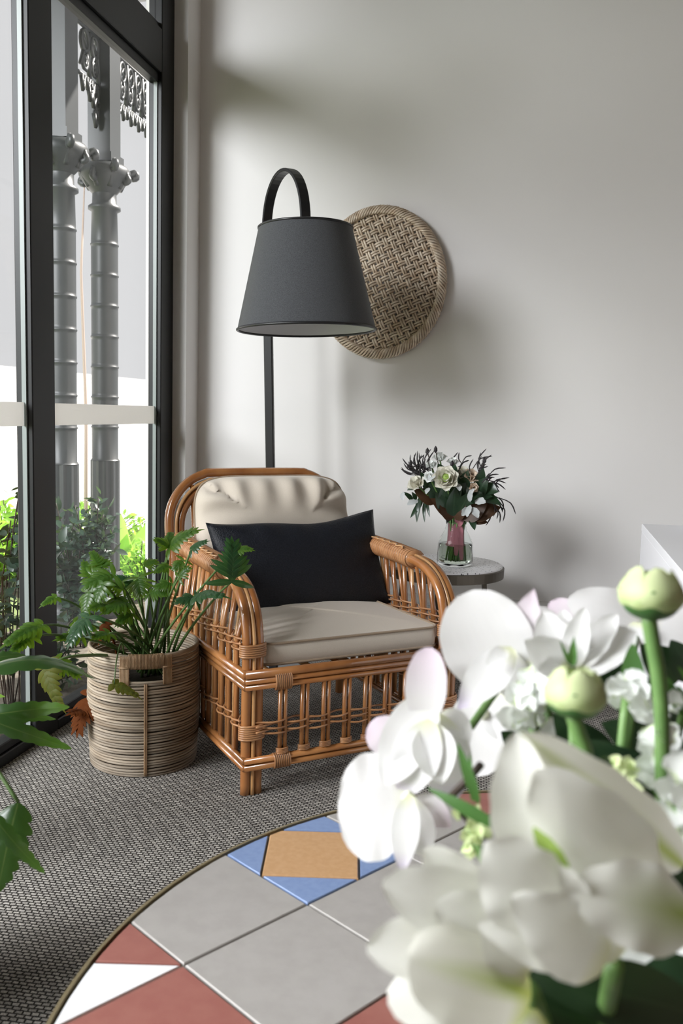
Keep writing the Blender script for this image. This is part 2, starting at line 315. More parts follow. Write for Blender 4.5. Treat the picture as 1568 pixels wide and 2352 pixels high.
# windows: bays along x = XW
def bay(name, y0, y1, ym0, ym1):
    """glazing between y0..y1, with a mullion ym0..ym1 on its far side"""
    w = struct(empty(name, (XW, y0, 0))); d = V((XW, y0, 0))
    def part(n, b, m, bv=.003):
        vs, fs = b; o = mesh(n, [p-d for p in vs], fs, m, w, False)
        if bv: bev(o, bv, 1)
        return o
    xo, xi, xg = XW-.055, XW, XW-.028
    part('mullion', box(xo, xi, ym0, ym1, 0, ZC), M['alu'])
    part('sill_rail', box(xo, xi, y0, y1, 0, .035), M['alu']); part('sill_bead', box(xo, xg+.018, y0, y1, .035, .062), M['alu'])
    part('transom', box(xo, xi, y0, y1, 2.335, 2.495), M['alu']); part('transom_bead', box(xo+.002, xg+.014, y0, y1, 2.300, 2.335), M['alu'])
    part('transom_bead', box(xo+.002, xg+.014, y0, y1, 2.495, 2.52), M['alu'])
    part('head_rail', box(xo, xi, y0, y1, ZC-.07, ZC), M['alu'])
    for ya, yb in ((y0, y0+.006), (y1-.006, y1)):
        part('gasket', box(xg-.004, xg+.010, ya, yb, .062, 2.30), M['gasket'], 0)
    part('pane', box(xg-.004, xg+.002, y0, y1, .04, 2.32), M['pane'], 0); part('upper_pane', box(xg-.004, xg+.002, y0, y1, 2.50, ZC-.05), M['pane'], 0)
    part('frosted_strip', box(xg+.0022, xg+.0030, y0+.007, y1-.007, .984, 1.054), M['frost'], 0)
    return w
bay('window_1', 2.561, 3.39, 3.39, YN)
bay('window_2', 1.584, 2.43, 2.43, 2.561)
bay('window_3', .607, 1.419, 1.419, 1.584)
bay('window_4', -.37, .442, .442, .607)
bay('window_5', -1.347, -.535, -.535, -.37)
bay('window_6', -2.9, -1.512, -1.512, -1.347)

# ------------------------------------------------------------------ tiled table (foreground)
TC, TR, TZ = V((.177, .923, 0)), .658, .386
def clip_circle(poly, c, r, n=96):
    out = poly
    for k in range(n):
        a = 2*pi*k/n; nx, ny = cos(a), sin(a); res = []
        for i in range(len(out)):
            p, q_ = out[i], out[(i+1) % len(out)]
            dp = (p[0]-c.x)*nx+(p[1]-c.y)*ny-r; dq = (q_[0]-c.x)*nx+(q_[1]-c.y)*ny-r
            if dp <= 0: res.append(p)
            if (dp < 0) != (dq < 0) and dp != dq:
                t = dp/(dp-dq); res.append((p[0]+(q_[0]-p[0])*t, p[1]+(q_[1]-p[1])*t))
        out = res
        if len(out) < 3: return None
    return out
def inset(poly, d):
    n = len(poly); L = []
    for i in range(n):
        p, q_ = V((*poly[i], 0)), V((*poly[(i+1) % n], 0)); e = q_-p
        if e.length < 1e-6: continue
        L.append((p, e.normalized()))
    out = []; n = len(L)
    for i in range(n):
        (p, e), (q_, g) = L[i-1], L[i]; n1 = V((-e.y, e.x, 0)); n2 = V((-g.y, g.x, 0)); a = p+n1*d; b = q_+n2*d
        cr = e.x*g.y-e.y*g.x
        if abs(cr) < 1e-4: out.append((b.x, b.y)); continue
        t = ((b.x-a.x)*g.y-(b.y-a.y)*g.x)/cr; x = a+e*t; out.append((x.x, x.y))
    return out
tbl = tag(empty('tiled_coffee_table', (TC.x, TC.y, 0)), 'low round table with a mosaic top of grey, red, white, blue and ochre tiles', 'table')
mesh('top_board', *lathe([(.001, TZ-.03), (TR-.006, TZ-.03), (TR-.006, TZ-.004), (.001, TZ-.004)], 96), M['grout'], tbl, False)
mesh('edging_band', *lathe([(TR-.006, TZ-.032), (TR, TZ-.032), (TR, TZ+.001), (TR-.0045, TZ+.001), (TR-.0045, TZ-.006)], 128), M['brass'], tbl, False)
mesh('pedestal', *lathe([(.001, 0), (.26, 0), (.26, .02), (.07, .035), (.05, .08), (.05, TZ-.06), (.16, TZ-.03)], 40), M['ltimber'], tbl)
ang = R(55.6); e1 = V((cos(ang), sin(ang), 0)); e2 = V((-sin(ang), cos(ang), 0)); P1 = V((-.367, .947, 0))
tiles = {(0, -1): 'g', (0, 0): 'g', (-1, 0): 'rw', (-1, -1): 'r', (0, -2): 'r', (1, 0): 'ob', (1, -1): 'g', (2, 0): 'g', (2, -1): 'g', (1, -2): 'g', (2, -2): 'rw', (-1, -2): 'g', (1, 1): 'g'}
def tile(poly, m):
    poly = inset(poly, .0016)
    ar = sum(poly[i-1][0]*poly[i][1]-poly[i][0]*poly[i-1][1] for i in range(len(poly)))
    poly = clip_circle(poly, TC, TR-.009)
    if not poly: return
    pp = [poly[0]]
    for p in poly[1:]:
        if math.hypot(p[0]-pp[-1][0], p[1]-pp[-1][1]) > .002: pp.append(p)
    if len(pp) > 2 and math.hypot(pp[0][0]-pp[-1][0], pp[0][1]-pp[-1][1]) <= .002: pp.pop()
    ar = abs(sum(pp[i-1][0]*pp[i][1]-pp[i][0]*pp[i-1][1] for i in range(len(pp))))/2
    if len(pp) < 3 or ar < 4e-4: return
    c = sum((V((*p, 0)) for p in pp), V((0, 0, 0)))/len(pp); k = len(pp)
    ins = [c + (V((*p, 0))-c)*(1-.0018/max((V((*p, 0))-c).length, .01)) for p in pp]
    vs = [V((p[0]-TC.x, p[1]-TC.y, TZ-.004)) for p in pp] + [V((p[0]-TC.x, p[1]-TC.y, TZ-.0012)) for p in pp] + [V((p.x-TC.x, p.y-TC.y, TZ)) for p in ins]
    fs = [(l*k+i, l*k+(i+1) % k, (l+1)*k+(i+1) % k, (l+1)*k+i) for l in (0, 1) for i in range(k)] + [tuple(range(2*k, 3*k))]
    mesh('tile', vs, fs, m, tbl, False)
for i in range(-6, 9):
    for j in range(-8, 5):
        o = P1 + e1*(.2*i) + e2*(.2*j); c = [o, o+e1*.2, o+e1*.2+e2*.2, o+e2*.2]; c = [(p.x, p.y) for p in c]
        if (o+e1*.1+e2*.1-TC).length > TR+.14: continue
        kind = tiles.get((i, j)) or ['g', 'g', 'r', 'g', 'rw', 'g', 'ob'][(i*3+j*5) % 7]
        mid = lambda a, b: ((a[0]+b[0])/2, (a[1]+b[1])/2)
        if kind == 'g': tile(c, M['t_gray'])
        elif kind == 'r': tile(c, M['t_red'])
        elif kind == 'rw':
            tile([c[1], c[2], c[3]], M['t_red']); tile([c[3], c[0], c[1]], M['t_white'])
        else:
            m4 = [mid(c[k], c[(k+1) % 4]) for k in range(4)]; tile(m4, M['t_orange'])
            for k in range(4): tile([m4[k-1], c[k], m4[k]], M['t_blue'])

# ------------------------------------------------------------------ rattan armchair
CA = R(38.8); CO = V((-.685, 2.262, 0)); CW, CD = .635, .70
chair = tag(empty('rattan_armchair', CO, CA), 'honey-brown rattan armchair with curved cane arms and woven bands in the corner', 'armchair')
def ch(name, path, r, m='cane', n=8): return mesh(name, *tube(path, r, n), M[m], chair)
ARM = [(0, .40), (.004, .45), (.022, .502), (.058, .545), (.11, .573), (.18, .587), (.30, .594), (.45, .598), (.60, .604), (.69, .612)]
def armz(b):
    for (b0, z0), (b1, z1) in zip(ARM, ARM[1:]):
        if b0 <= b <= b1: return z0+(z1-z0)*(b-b0)/max(b1-b0, 1e-6)
    return ARM[-1][1]
for side, a0 in ((-1, 0.), (1, CW)):
    for da, r, m, db in ((-.0165, .0145, 'cane', 0), (.0165, .0145, 'cane', 0), (0, .0055, 'canelight', -.0115)):
        P = [(a0+da, db, 0), (a0+da, db, .2)] + [(a0+da, b+db*(1-min(1, b*9)), z+(0.0115*min(1, b*9) if db else 0)) for b, z in ARM]
        ch('arm_cane', smooth_path(P, 5), r, m, 10)
    # wrapped arm pad
    P = smooth_path([(a0, b, armz(b)-.002) for b in (.20, .3, .4, .5, .6, .66)], 6)
    o = mesh('arm_wrap', *tube(P, [.027]+[.030]*(len(P)-2)+[.027], 16, flat=1.25), M['peel'], chair)
    T = []
    for k in range(34):
        b = .205 + k*.0135; z = armz(b)-.002
        T.append(tube([(a0+cos(2*pi*j/14)*.0375, b+.004*sin(2*pi*j/14), z+sin(2*pi*j/14)*.0302) for j in range(14)], .0022, 4, closed=True))
    mb = MB(); [mb.add(t) for t in T]; mb.build('wrap_turns', M['peel'], o)
    P = [(a0-.018+.006*sin(b*150), b, armz(b)+.029) for b in [.24+.002*k for k in range(190)]]
    mesh('wrap_stitch', *tube(P, .0028, 4), M['canelight'], o)
    # rear post
    ch('rear_post', [(a0, CD, 0), (a0, CD, .35), (a0, CD+.01, .60)], .016, n=10)
    # bindings round posts
    for z, t, bb in ((.385, 6, 0), (.155, 7, 0), (.585, 7, CD+.008)):
        mesh('post_binding', *helix((a0, bb, z), (0, 0, 1), .036, .022, (1, 0, 0), (0, 1, 0), .006*t, t, .0036), M['peel'], chair)
# rails: front, back, sides
def rail(p0, p1, zs, rs, ms):
    for z, r, m in zip(zs, rs, ms): ch('rail', [V(p0)+V((0, 0, z)), V(p1)+V((0, 0, z))], r, m)
LOW = ((.082, .101), (.0095, .0095), ('cane', 'cane')); SEAT = ((.306, .323, .342), (.0085, .0085, .012), ('cane', 'cane', 'cane'))
for zs in (LOW, SEAT):
    rail((-.03, -.022, 0), (CW+.03, -.022, 0), *zs); rail((-.02, CD+.02, 0), (CW+.02, CD+.02, 0), *zs)
    rail((-.028, -.025, 0), (-.028, CD+.02, 0), *zs); rail((CW+.028, -.025, 0), (CW+.028, CD+.02, 0), *zs)
for a0, zc, h in ((.055, .091, .032), (CW-.10, .091, .032), (.055, .318, .042), (CW-.10, .318, .042)):
    mesh('rail_binding', *helix((a0, -.022, zc), (1, 0, 0), .0135, h/2+.004, (0, 1, 0), (0, 0, 1), .05, 9, .0032), M['peel'], chair)
def strands(pts_fn, n, L, zc, count, amp, npos):
    for k in range(count):
        ph = pi if k % 2 else 0; P = []
        for i in range(npos*5+1):
            s = i/(npos*5); P.append(pts_fn(s*L, amp*cos(pi*npos*s+ph), zc+(k-(count-1)/2)*.0085+.002*sin(7*s*pi+k)))
        mesh('weave_strand', *tube(P, .0031, 5), M['peel'], chair)
# front slats
FS = [.082+.0665*i for i in range(8)]
for a in FS:
    for d in (-.0075, .0075): ch('front_slat', [(a+d, -.022, .104), (a+d, -.022, .31)], .0066, 'cane', 7)
    mesh('slat_binding', *helix((a, -.022, .110), (0, 0, 1), .0165, .0095, (1, 0, 0), (0, 1, 0), .016, 4, .0026, 4, 10), M['peel'], chair)
strands(lambda s, o, z: (s, -.022+o, z), 8, CW, .188, 5, .0105, 10)
# side slats
for a0 in (-.024, CW+.024):
    sg = -1 if a0 < 0 else 1
    SB = [.055+.058*i for i in range(11)]
    for i, b in enumerate(SB):
        zt = armz(b)-.022; tl = .012*(1 if i % 2 else -1); x1 = a0-sg*.02
        ch('side_slat', [(a0, b-tl*.3, .10), (a0, b, .30), (a0, b, .42), (x1, b+tl, zt)], .0082, 'cane', 7)
        ch('side_slat', [(a0, b+.016, .10), (a0, b+.016, .30), (a0, b+.012, .42), (x1, b+.012-tl*1.2, zt)], .0066, 'canelight' if i % 3 == 0 else 'cane', 6)
    for zc, cnt in ((.415, 5), (.195, 4)):
        strands(lambda s, o, z, a0=a0: (a0+o, s, z), 11, CD, zc, cnt, .0115, 12)
# back hoop (two canes and a thin one), leaning back
def hoop(ins, r, m, fw=0.):
    P = []; W0, W1, top, rad = ins, CW-ins, .815-ins, .17-ins*.6
    pts = [(W0, .30), (W0, .45), (W0, .58), (W0, top-rad)] + [(W0+rad-rad*cos(t), top-rad+rad*sin(t)) for t in [pi/2*k/6 for k in range(1, 7)]]
    pts += [(CW-x, z) for x, z in reversed(pts)]
    for x, z in pts: P.append((x, CD+.008-fw+max(0, z-.45)*.20, z))
    return ch('back_hoop', smooth_path(P, 3), r, m, 9)
hoop(-.012, .0165, 'cane'); hoop(.027, .0145, 'cane'); hoop(.0085, .0055, 'canelight', .012)
for i in range(8):
    a = .075+.069*i; ch('back_slat', [(a, CD+.012, .33), (a, CD+.03, .55), (a, CD+.072, .785)], .0085, 'cane', 7)
ch('back_rail', [(.02, CD+.035, .60), (CW-.02, CD+.035, .60)], .009)
for i in range(5): ch('seat_slat', [(.06+.127*i, .0, .328), (.06+.127*i, CD, .328)], .009, 'canelight', 7)
for s in (0, 1): ch('brace', [(.03 if s else CW-.03, .03, .30), (.30 if s == 0 else CW-.30, .60, .10)], .009)
ch('brace', [(.0, CD, .11), (.30, CD, .31)], .009); ch('brace', [(CW, CD, .11), (CW-.30, CD, .31)], .009)

CHM = Matrix.Translation(CO) @ Matrix.Rotation(CA, 4, 'Z')
def pillow(name, W, H, T, M_, m, pinch=.06, ruf=0., nu=33, nv=25, power=.5, seed=3, corner=2.0, sag=0.):
    rnd = random.Random(seed); vs = []; idx = {}
    for sgn in (1, -1):
        for j in range(nv):
            for i in range(nu):
                u = -1+2*i/(nu-1); v = -1+2*j/(nv-1); edge = i in (0, nu-1) or j in (0, nv-1)
                if edge and sgn < 0: idx[(sgn, i, j)] = idx[(1, i, j)]; continue
                th = max(0, (1-abs(u)**corner)*(1-abs(v)**corner))**power
                x = u*W/2*(1-pinch*(1-abs(u)**2)*0 - pinch*(1-v*v)*abs(u)**3); y = v*H/2*(1-pinch*1.3*(1-u*u)*abs(v)**3)
                y -= sag*H*(1-u*u)*max(0, v)*.5*(1+.5*sin(u*4))
                w = 0
                if ruf:
                    e = max(abs(u), abs(v)); w = ruf*T*max(0, (e-.35)/.65)**1.2*(sin((u*9 if abs(v) > abs(u) else v*7)*1.9+seed)+.5*sin((u*14 if abs(v) > abs(u) else v*12)+1))*max(0, 1-e**10)
                idx[(sgn, i, j)] = len(vs); vs.append(V((x, y, sgn*th*T/2+w*sgn)))
    fs = []
    for sgn in (1, -1):
        for j in range(nv-1):
            for i in range(nu-1):
                q_ = (idx[(sgn, i, j)], idx[(sgn, i+1, j)], idx[(sgn, i+1, j+1)], idx[(sgn, i, j+1)]); fs.append(q_ if sgn > 0 else q_[::-1])
    o = mesh(name, vs, fs, m); o.matrix_world = M_
    edge = [vs[idx[(1, i, 0)]] for i in range(nu)] + [vs[idx[(1, nu-1, j)]] for j in range(1, nv)] + [vs[idx[(1, i, nv-1)]] for i in range(nu-2, -1, -1)] + [vs[idx[(1, 0, j)]] for j in range(nv-2, 0, -1)]
    return o, edge
def rrect(w, h, r, n=6):
    out = []
    for cx, cy, a in ((w/2-r, h/2-r, 0), (-w/2+r, h/2-r, 90), (-w/2+r, -h/2+r, 180), (w/2-r, -h/2+r, 270)):
        out += [(cx+r*cos(R(a+90*k/n)), cy+r*sin(R(a+90*k/n))) for k in range(n+1)]
    return out
# seat cushion: boxed, piped
sc = tag(empty('seat_cushion', CHM @ V((CW/2, .29, .352)), CA), 'flat beige boxed seat cushion with piped edges on the rattan armchair', 'cushion')
W_, D_, T_ = .575, .575, .062
pr = rrect(W_, D_, .035); k = len(pr)
cx = [(s, z) for s, z in ((.97, 0), (1, .006), (1.006, .03), (1, T_-.006), (.985, T_))]
vs = [V((x*s, y*s, z)) for s, z in cx for x, y in pr]
fs = [(l*k+i, l*k+(i+1) % k, (l+1)*k+(i+1) % k, (l+1)*k+i) for l in range(len(cx)-1) for i in range(k)]
mesh('cushion_side', vs, fs, M['cream'], sc)
vs = []; fs = []; rings = 9
for l in range(rings):
    s = .987*(1-l/(rings-1)); e = 1-s/.987
    for x, y in pr: vs.append(V((x*s, y*s, T_-.001+.020*(1-(1-e)**2.2)+.0012*sin(x*60+y*14)*e*2)))
fs = [(l*k+i, l*k+(i+1) % k, (l+1)*k+(i+1) % k, (l+1)*k+i) for l in range(rings-1) for i in range(k)]
mesh('cushion_top', vs, fs, M['cream'], sc)
for z in (.004, T_): mesh('piping', *tube([(x*1.0, y*1.0, z) for x, y in pr], .0042, 6, closed=True), M['taupe'], sc)
# back cushion
B0 = CHM @ Matrix.Translation((CW/2+.012, CD-.065, .605)) @ Matrix.Rotation(R(90-11), 4, 'X')
bc, ed = pillow('back_cushion', .575, .45, .20, B0, M['cream'], .015, .09, 57, 45, .42, 5, 3.2)
# round the corners of the back cushion
for me_v in bc.data.vertices:
    x, y = me_v.co.x/(.575/2), me_v.co.y/(.45/2)
    n4 = (abs(x)**5+abs(y)**5)**(1/5); mx_ = max(abs(x), abs(y))
    if mx_ > 1e-6: f_ = mx_/n4; me_v.co.x *= f_; me_v.co.y *= f_
tag(bc, 'plump beige back cushion with gathered edges leaning on the rattan armchair back', 'cushion')
def rc(p):
    x, y = p.x/(.575/2), p.y/(.45/2); f_ = max(abs(x), abs(y))/((abs(x)**5+abs(y)**5)**.2); return V((p.x*f_, p.y*f_, p.z))
mesh('piping', *tube([rc(p) for p in ed], .0042, 6, closed=True), M['taupe'], bc)
# dark lumbar pillow
PT = [at(470, 1212, 2.72), at(880, 1195, 2.80), at(868, 1414, 2.72), at(568, 1441, 2.50)]
Mx = CHM @ Matrix.Translation((.352, .452, .545)) @ Matrix.Rotation(R(-2.5), 4, 'Y') @ Matrix.Rotation(R(90-22), 4, 'X')
pl_, ed = pillow('lumbar_pillow', .615, .335, .13, Mx, M['navy'], .05, .03, 41, 31, .5, 2, 2.2, .10)
tag(pl_, 'near-black rectangular lumbar pillow propped upright on the beige seat cushion', 'pillow')

# ------------------------------------------------------------------ floor lamp
LP = aty(620, 1085, 3.33); LP = V((LP.x+.03, 3.33, 0))
lean = R(-2.0)
lamp = tag(empty('floor_lamp', LP, rot=(0, lean, 0)), 'black arched floor lamp with a charcoal drum shade behind the armchair', 'lamp')
mesh('base', *lathe([(.001, 0), (.15, 0), (.152, .004), (.152, .014), (.148, .02), (.001, .022)], 56), M['lampblack'], lamp)
bev(mesh('pole', *box(-.017, .017, -.011, .011, .02, 1.72), M['lampblack'], lamp, False), .004)
SH = V((.208, -.235, 0))       # shade centre relative to the pole
arc = []; sd_ = SH.normalized(); ex = sd_; L_ = SH.length
for k in range(25):
    t = pi*k/24; arc.append((SH*(.5-.5*cos(t))) + V((0, 0, 1.70+.205*sin(t)**.9)))
arc = [V((0, 0, 1.60))] + arc + [SH+V((0, 0, 1.60))]
wd_ = V((0, 0, 1)).cross(ex).normalized(); vs = []
for i, p in enumerate(arc):
    a = arc[max(i-1, 0)]; b = arc[min(i+1, len(arc)-1)]; t = (b-a).normalized(); n = t.cross(wd_)
    vs += [p+wd_*.019+n*.006, p-wd_*.019+n*.006, p-wd_*.019-n*.006, p+wd_*.019-n*.006]
fs = [(i*4+k, i*4+(k+1) % 4, i*4+4+(k+1) % 4, i*4+4+k) for i in range(len(arc)-1) for k in range(4)]+[(3, 2, 1, 0), tuple(len(arc)*4-4+k for k in range(4))]
bev(mesh('arch_arm', vs, fs, M['lampblack'], lamp, False), .003)
sz0, sz1, sr0, sr1 = 1.328, 1.676, .243, .163
sh = mesh('lamp_shade', *lathe([(sr0, sz0), (sr1, sz1)], 72, SH), M['shade'], lamp)
mesh('shade_lining', *lathe([(sr0-.0025, sz0), (sr1-.0025, sz1), (.03, sz1+.0005)], 72, SH), M['lining'], sh)
mesh('shade_trim', *tube([SH+V((cos(2*pi*j/72)*sr0, sin(2*pi*j/72)*sr0, sz0)) for j in range(72)], .0048, 6, closed=True), M['lampblack'], sh)
mesh('shade_trim', *tube([SH+V((cos(2*pi*j/72)*sr1, sin(2*pi*j/72)*sr1, sz1)) for j in range(72)], .0042, 6, closed=True), M['lampblack'], sh)
for a in (0, 120, 240): mesh('shade_spoke', *tube([SH+V((0, 0, sz1-.004)), SH+V((cos(R(a))*sr1, sin(R(a))*sr1, sz1-.002))], .0025, 5), M['lampblack'], sh)
mesh('lamp_holder', *lathe([(.001, sz1-.10), (.02, sz1-.10), (.02, sz1), (.001, sz1)], 20, SH), M['lining'], lamp)
mesh('bulb', *lathe([(.001, sz1-.20), (.02, sz1-.195), (.032, sz1-.165), (.028, sz1-.13), (.015, sz1-.10)], 20, SH), mat('frosted_bulb', (.85, .85, .85), .3), lamp)

# ------------------------------------------------------------------ woven wall disc
DC = V((-.588, 3.60, 1.573)); RX, RZ = .262, .298
disc = tag(empty('woven_wall_disc', DC), 'oval woven willow wall hanging with an open basket weave beside the lamp shade', 'wall hanging')
def dome(x, z): return -.05*max(0, 1-(x/RX)**2-(z/RZ)**2)**.55 + .035
da = R(24); d1 = V((cos(da), 0, sin(da))); d2 = V((-sin(da), 0, cos(da))); PIT = .0268
for fam, (p, q_) in enumerate(((d1, d2), (d2, d1))):
    for i in range(-11, 12):
        for sub in (-1, 1):
            off = (i+.0)*PIT+sub*.0049; pts = []
            # find chord
            ts = [t*.004 for t in range(-90, 91)]
            ins = [t for t in ts if ((p*t+q_*off).x/RX)**2+((p*t+q_*off).z/RZ)**2 < .965]
            if len(ins) < 6: continue
            for t in ins:
                c = p*t+q_*off; ph = pi*(t/PIT+.5)+(i*pi)+(pi if fam else 0)
                pts.append(V((c.x, dome(c.x, c.z)+.0062*sin(ph), c.z)))
            c0 = pts[0]; c1 = pts[-1]
            pts = [c0*1.03+V((0, .02, 0))] + pts + [c1*1.03+V((0, .02, 0))]
            mesh('strand', *tube(pts[::2] if len(pts) % 2 else pts[::2]+[pts[-1]], .0047, 5), M['straw'], disc)
rr_ = random.Random(4)
for k in range(6):
    ph = k*pi/3; P = []
    for j in range(180):
        a = 2*pi*j/180; w = sin(a*22+ph); s = .955+.055*w; P.append(V((RX*s*cos(a), .026+.016*cos(a*22+ph)-.012*(1-w), RZ*s*sin(a))))
    mesh('rim_strand', *tube(P, .0047, 5, closed=True), M['straw'], disc)

# ------------------------------------------------------------------ side table, vase, bouquet
SC = V((-.262, 3.30, 0)); SZ, SR = .50, .222
st = tag(empty('side_table', SC), 'small round side table with a speckled terrazzo top and bronze rim', 'side table')
mesh('table_top', *lathe([(.001, SZ-.022), (SR-.005, SZ-.022), (SR-.005, SZ-.002), (SR-.008, SZ), (.001, SZ)], 64), M['terrazzo'], st)
mesh('rim_band', *lathe([(SR-.005, SZ-.042), (SR, SZ-.042), (SR+.001, SZ-.008), (SR-.005, SZ-.006), (SR-.005, SZ-.042)], 64), M['bronze'], st, False)
mesh('under_plate', *lathe([(.001, SZ-.04), (SR-.006, SZ-.04), (SR-.006, SZ-.023), (.001, SZ-.023)], 48), M['bronze'], st, False)
for a in (10, 100, 190, 280):
    d = V((cos(R(a)), sin(R(a)), 0)); s = V((-d.y, d.x, 0)); t0 = d*.15+V((0, 0, SZ-.04)); t1 = d*.19
    vs = [t0+d*x+s*y for x, y in ((-.008, -.016), (.008, -.016), (.008, .016), (-.008, .016))]+[t1+d*x+s*y for x, y in ((-.006, -.011), (.006, -.011), (.006, .011), (-.006, .011))]
    mesh('leg', vs, [(0, 1, 2, 3), (7, 6, 5, 4)]+[(i, i+4, (i+1) % 4+4, (i+1) % 4) for i in range(4)], M['bronze'], st, False)
VC = aty(1044, 1288, 3.27); VC = V((VC.x, 3.27, SZ+.0005))
vase = tag(empty('glass_vase', VC), 'clear glass bottle vase of water on the terrazzo side table', 'vase')
mesh('vessel', *lathe([(.001, 0), (.055, 0), (.064, .006), (.066, .02), (.064, .08), (.058, .098), (.042, .128), (.036, .15), (.040, .17), (.037, .17), (.033, .15), (.039, .128), (.055, .097), (.061, .08), (.0625, .02), (.058, .010), (.001, .009)], 40), M['glass'], vase)
mesh('water', *lathe([(.001, .0105), (.055, .0115), (.0618, .022), (.0605, .08), (.001, .0803)], 32), M['water'], vase)
td = bpy.data.curves.new('vase_print', 'FONT'); td.body = 'Flowers'; td.size = .012; td.extrude = .0002
to = bpy.data.objects.new('printed_name', td); COL.objects.link(to); bpy.context.view_layer.update(); tm = bpy.data.meshes.new_from_object(to); bpy.data.objects.remove(to); tm.materials.clear(); tm.materials.append(M['print'])
to = bpy.data.objects.new('printed_name', tm); COL.objects.link(to); to.parent = vase
to.location = (-.048, -.0485, .028); to.rotation_euler = (R(90), 0, R(-38))
bq = tag(empty('tied_bouquet', VC+V((0, 0, .03))), 'small bouquet of cream ranunculus and roses with dark foliage in the glass vase', 'bouquet')
def bp(px, py, y=3.25): return aty(px, py, y)-(VC+V((0, 0, .03)))
def rose(px, py, r, m, m2=None, y=3.2, face=None, n=3):
    c = bp(px, py, y); F = V(face or (.05, -.8, .5)).normalized(); mb = MB(); e = F.orthogonal().normalized(); g = F.cross(e); rnd = random.Random(int(px))
    for ring in range(n):
        cnt = 5+ring; rad = r*(.35+.65*(ring+1)/n)
        for k_ in range(cnt):
            a = 2*pi*(k_+ring*.5)/cnt; d = e*cos(a)+g*sin(a); op = .25+.75*ring/max(1, n-1)
            mb.add(petal(c-F*r*.5+d*r*.1, c+d*rad*(.55+.45*op)+F*r*(.75-.75*op), -d*(1-op*.3)+F*op, r*1.25, .35, .10, 0, .05, (.75, .5), 6, 6, seed=rnd.random()))
    o = mb.build('bloom', m, bq)
    if m2: 
        v2, f2 = lathe([(.001, .0), (r*.34, -.004), (r*.36, -r*.2)], 14); q_ = F.to_track_quat('Z', 'Y'); mesh('bloom_centre', [q_ @ p + c+F*r*.38 for p in v2], f2, m2, o)
    mesh('flower_stem', *tube(smooth_path([c-F*r*.4, V((c.x*.45, c.y*.45, .19)), V((c.x*.10, c.y*.10, .12)), V((-c.x*.12, -c.y*.12, -.012))], 4), .003, 5), M['fstem'], bq)
    return o
rose(1023, 1098, 0.048, M['cream_p'], M['rang'], 3.13, (.05, -.9, .35))
rose(955, 1109, 0.037, M['cream_p'], None, 3.16, (-.35, -.6, .7), 2)
rose(1062, 1085, 0.034, M['cream_p'], None, 3.20, (.1, -.6, .8), 2)
rose(1083, 1092, 0.031, M['peach_p'], None, 3.18, (.4, -.7, .6), 2)
rose(990, 1068, 0.026, M['stock'], None, 3.22, (-.2, -.5, .8), 2)
rose(1010, 1050, 0.029, M['stock'], None, 3.24, (0, -.4, .9), 2)
rose(1040, 1060, 0.024, M['stock'], None, 3.24, (.1, -.4, .9), 2)
rose(1088, 1120, 0.019, M['peach_p'], None, 3.14, (.3, -.8, .1), 2)
rose(985, 1095, 0.022, M['stock'], None, 3.14, (-.1, -.9, .2), 2)
rnd = random.Random(11)
def bleaf(px, py, px2, py2, w, m, y=3.2, y2=3.17, **kw):
    a, b = bp(px, py, y), bp(px2, py2, y2); return mesh('leaf', *petal(a, b, V((rnd.uniform(-.4, .4), -1, rnd.uniform(.2, .9))), w, .15, .08, 0, 0, (.75, .8), 5, 8, **kw)[:2], m, bq, uv=petal(a, b, (0, -1, .5), w, nu=5, nv=8)[2])
for a in ((1040, 1150, 1060, 1105, .05), (1050, 1140, 1095, 1110, .05), (1095, 1140, 1120, 1095, .055), (1080, 1130, 1060, 1110, .045), (1060, 1150, 1130, 1140, .06), (1010, 1150, 985, 1110, .05), (1030, 1180, 1000, 1130, .05), (1040, 1185, 1045, 1120, .06), (1050, 1185, 1080, 1130, .06), (1020, 1170, 1020, 1110, .05),
          (965, 1140, 957, 1200, .022), (970, 1150, 942, 1190, .020), (975, 1150, 975, 1200, .014), (980, 1150, 987, 1188, .012), (955, 1150, 945, 1130, .02), (948, 1150, 925, 1130, .02), (1082, 1188, 1090, 1218, .026), (1110, 1120, 1145, 1130, .05), (1100, 1140, 1150, 1160, .05), (935, 1125, 955, 1125, .015), (1000, 1140, 1000, 1095, .05), (1060, 1130, 1075, 1080, .05), (1020, 1100, 1005, 1065, .045), (1095, 1120, 1110, 1075, .04), (985, 1130, 965, 1085, .045), (1045, 1110, 1045, 1065, .045)):
    bleaf(*a, M['bleaf'])
for a in ((1000, 1155, 950, 1125, .06), (1040, 1190, 985, 1135, .06), (1085, 1190, 1150, 1165, .075), (1060, 1190, 1120, 1150, .08), (1050, 1195, 1065, 1135, .06), (1035, 1195, 1010, 1140, .06), (1085, 1195, 1120, 1200, .03)): bleaf(*a, M['mag'], 3.2, 3.19)
for a in ((1075, 1150, 1085, 1135, .03), (1075, 1165, 1060, 1185, .028), (1085, 1165, 1098, 1190, .03), (1090, 1150, 1115, 1155, .035), (1080, 1160, 1072, 1188, .025), (1000, 1085, 985, 1105, .03), (985, 1120, 978, 1135, .02), (1050, 1110, 1055, 1128, .025), (960, 1150, 935, 1160, .03), (925, 1130, 925, 1150, .02), (1075, 1140, 1090, 1122, .02)): bleaf(*a, M['dusty'], 3.15, 3.12, lobes=3)
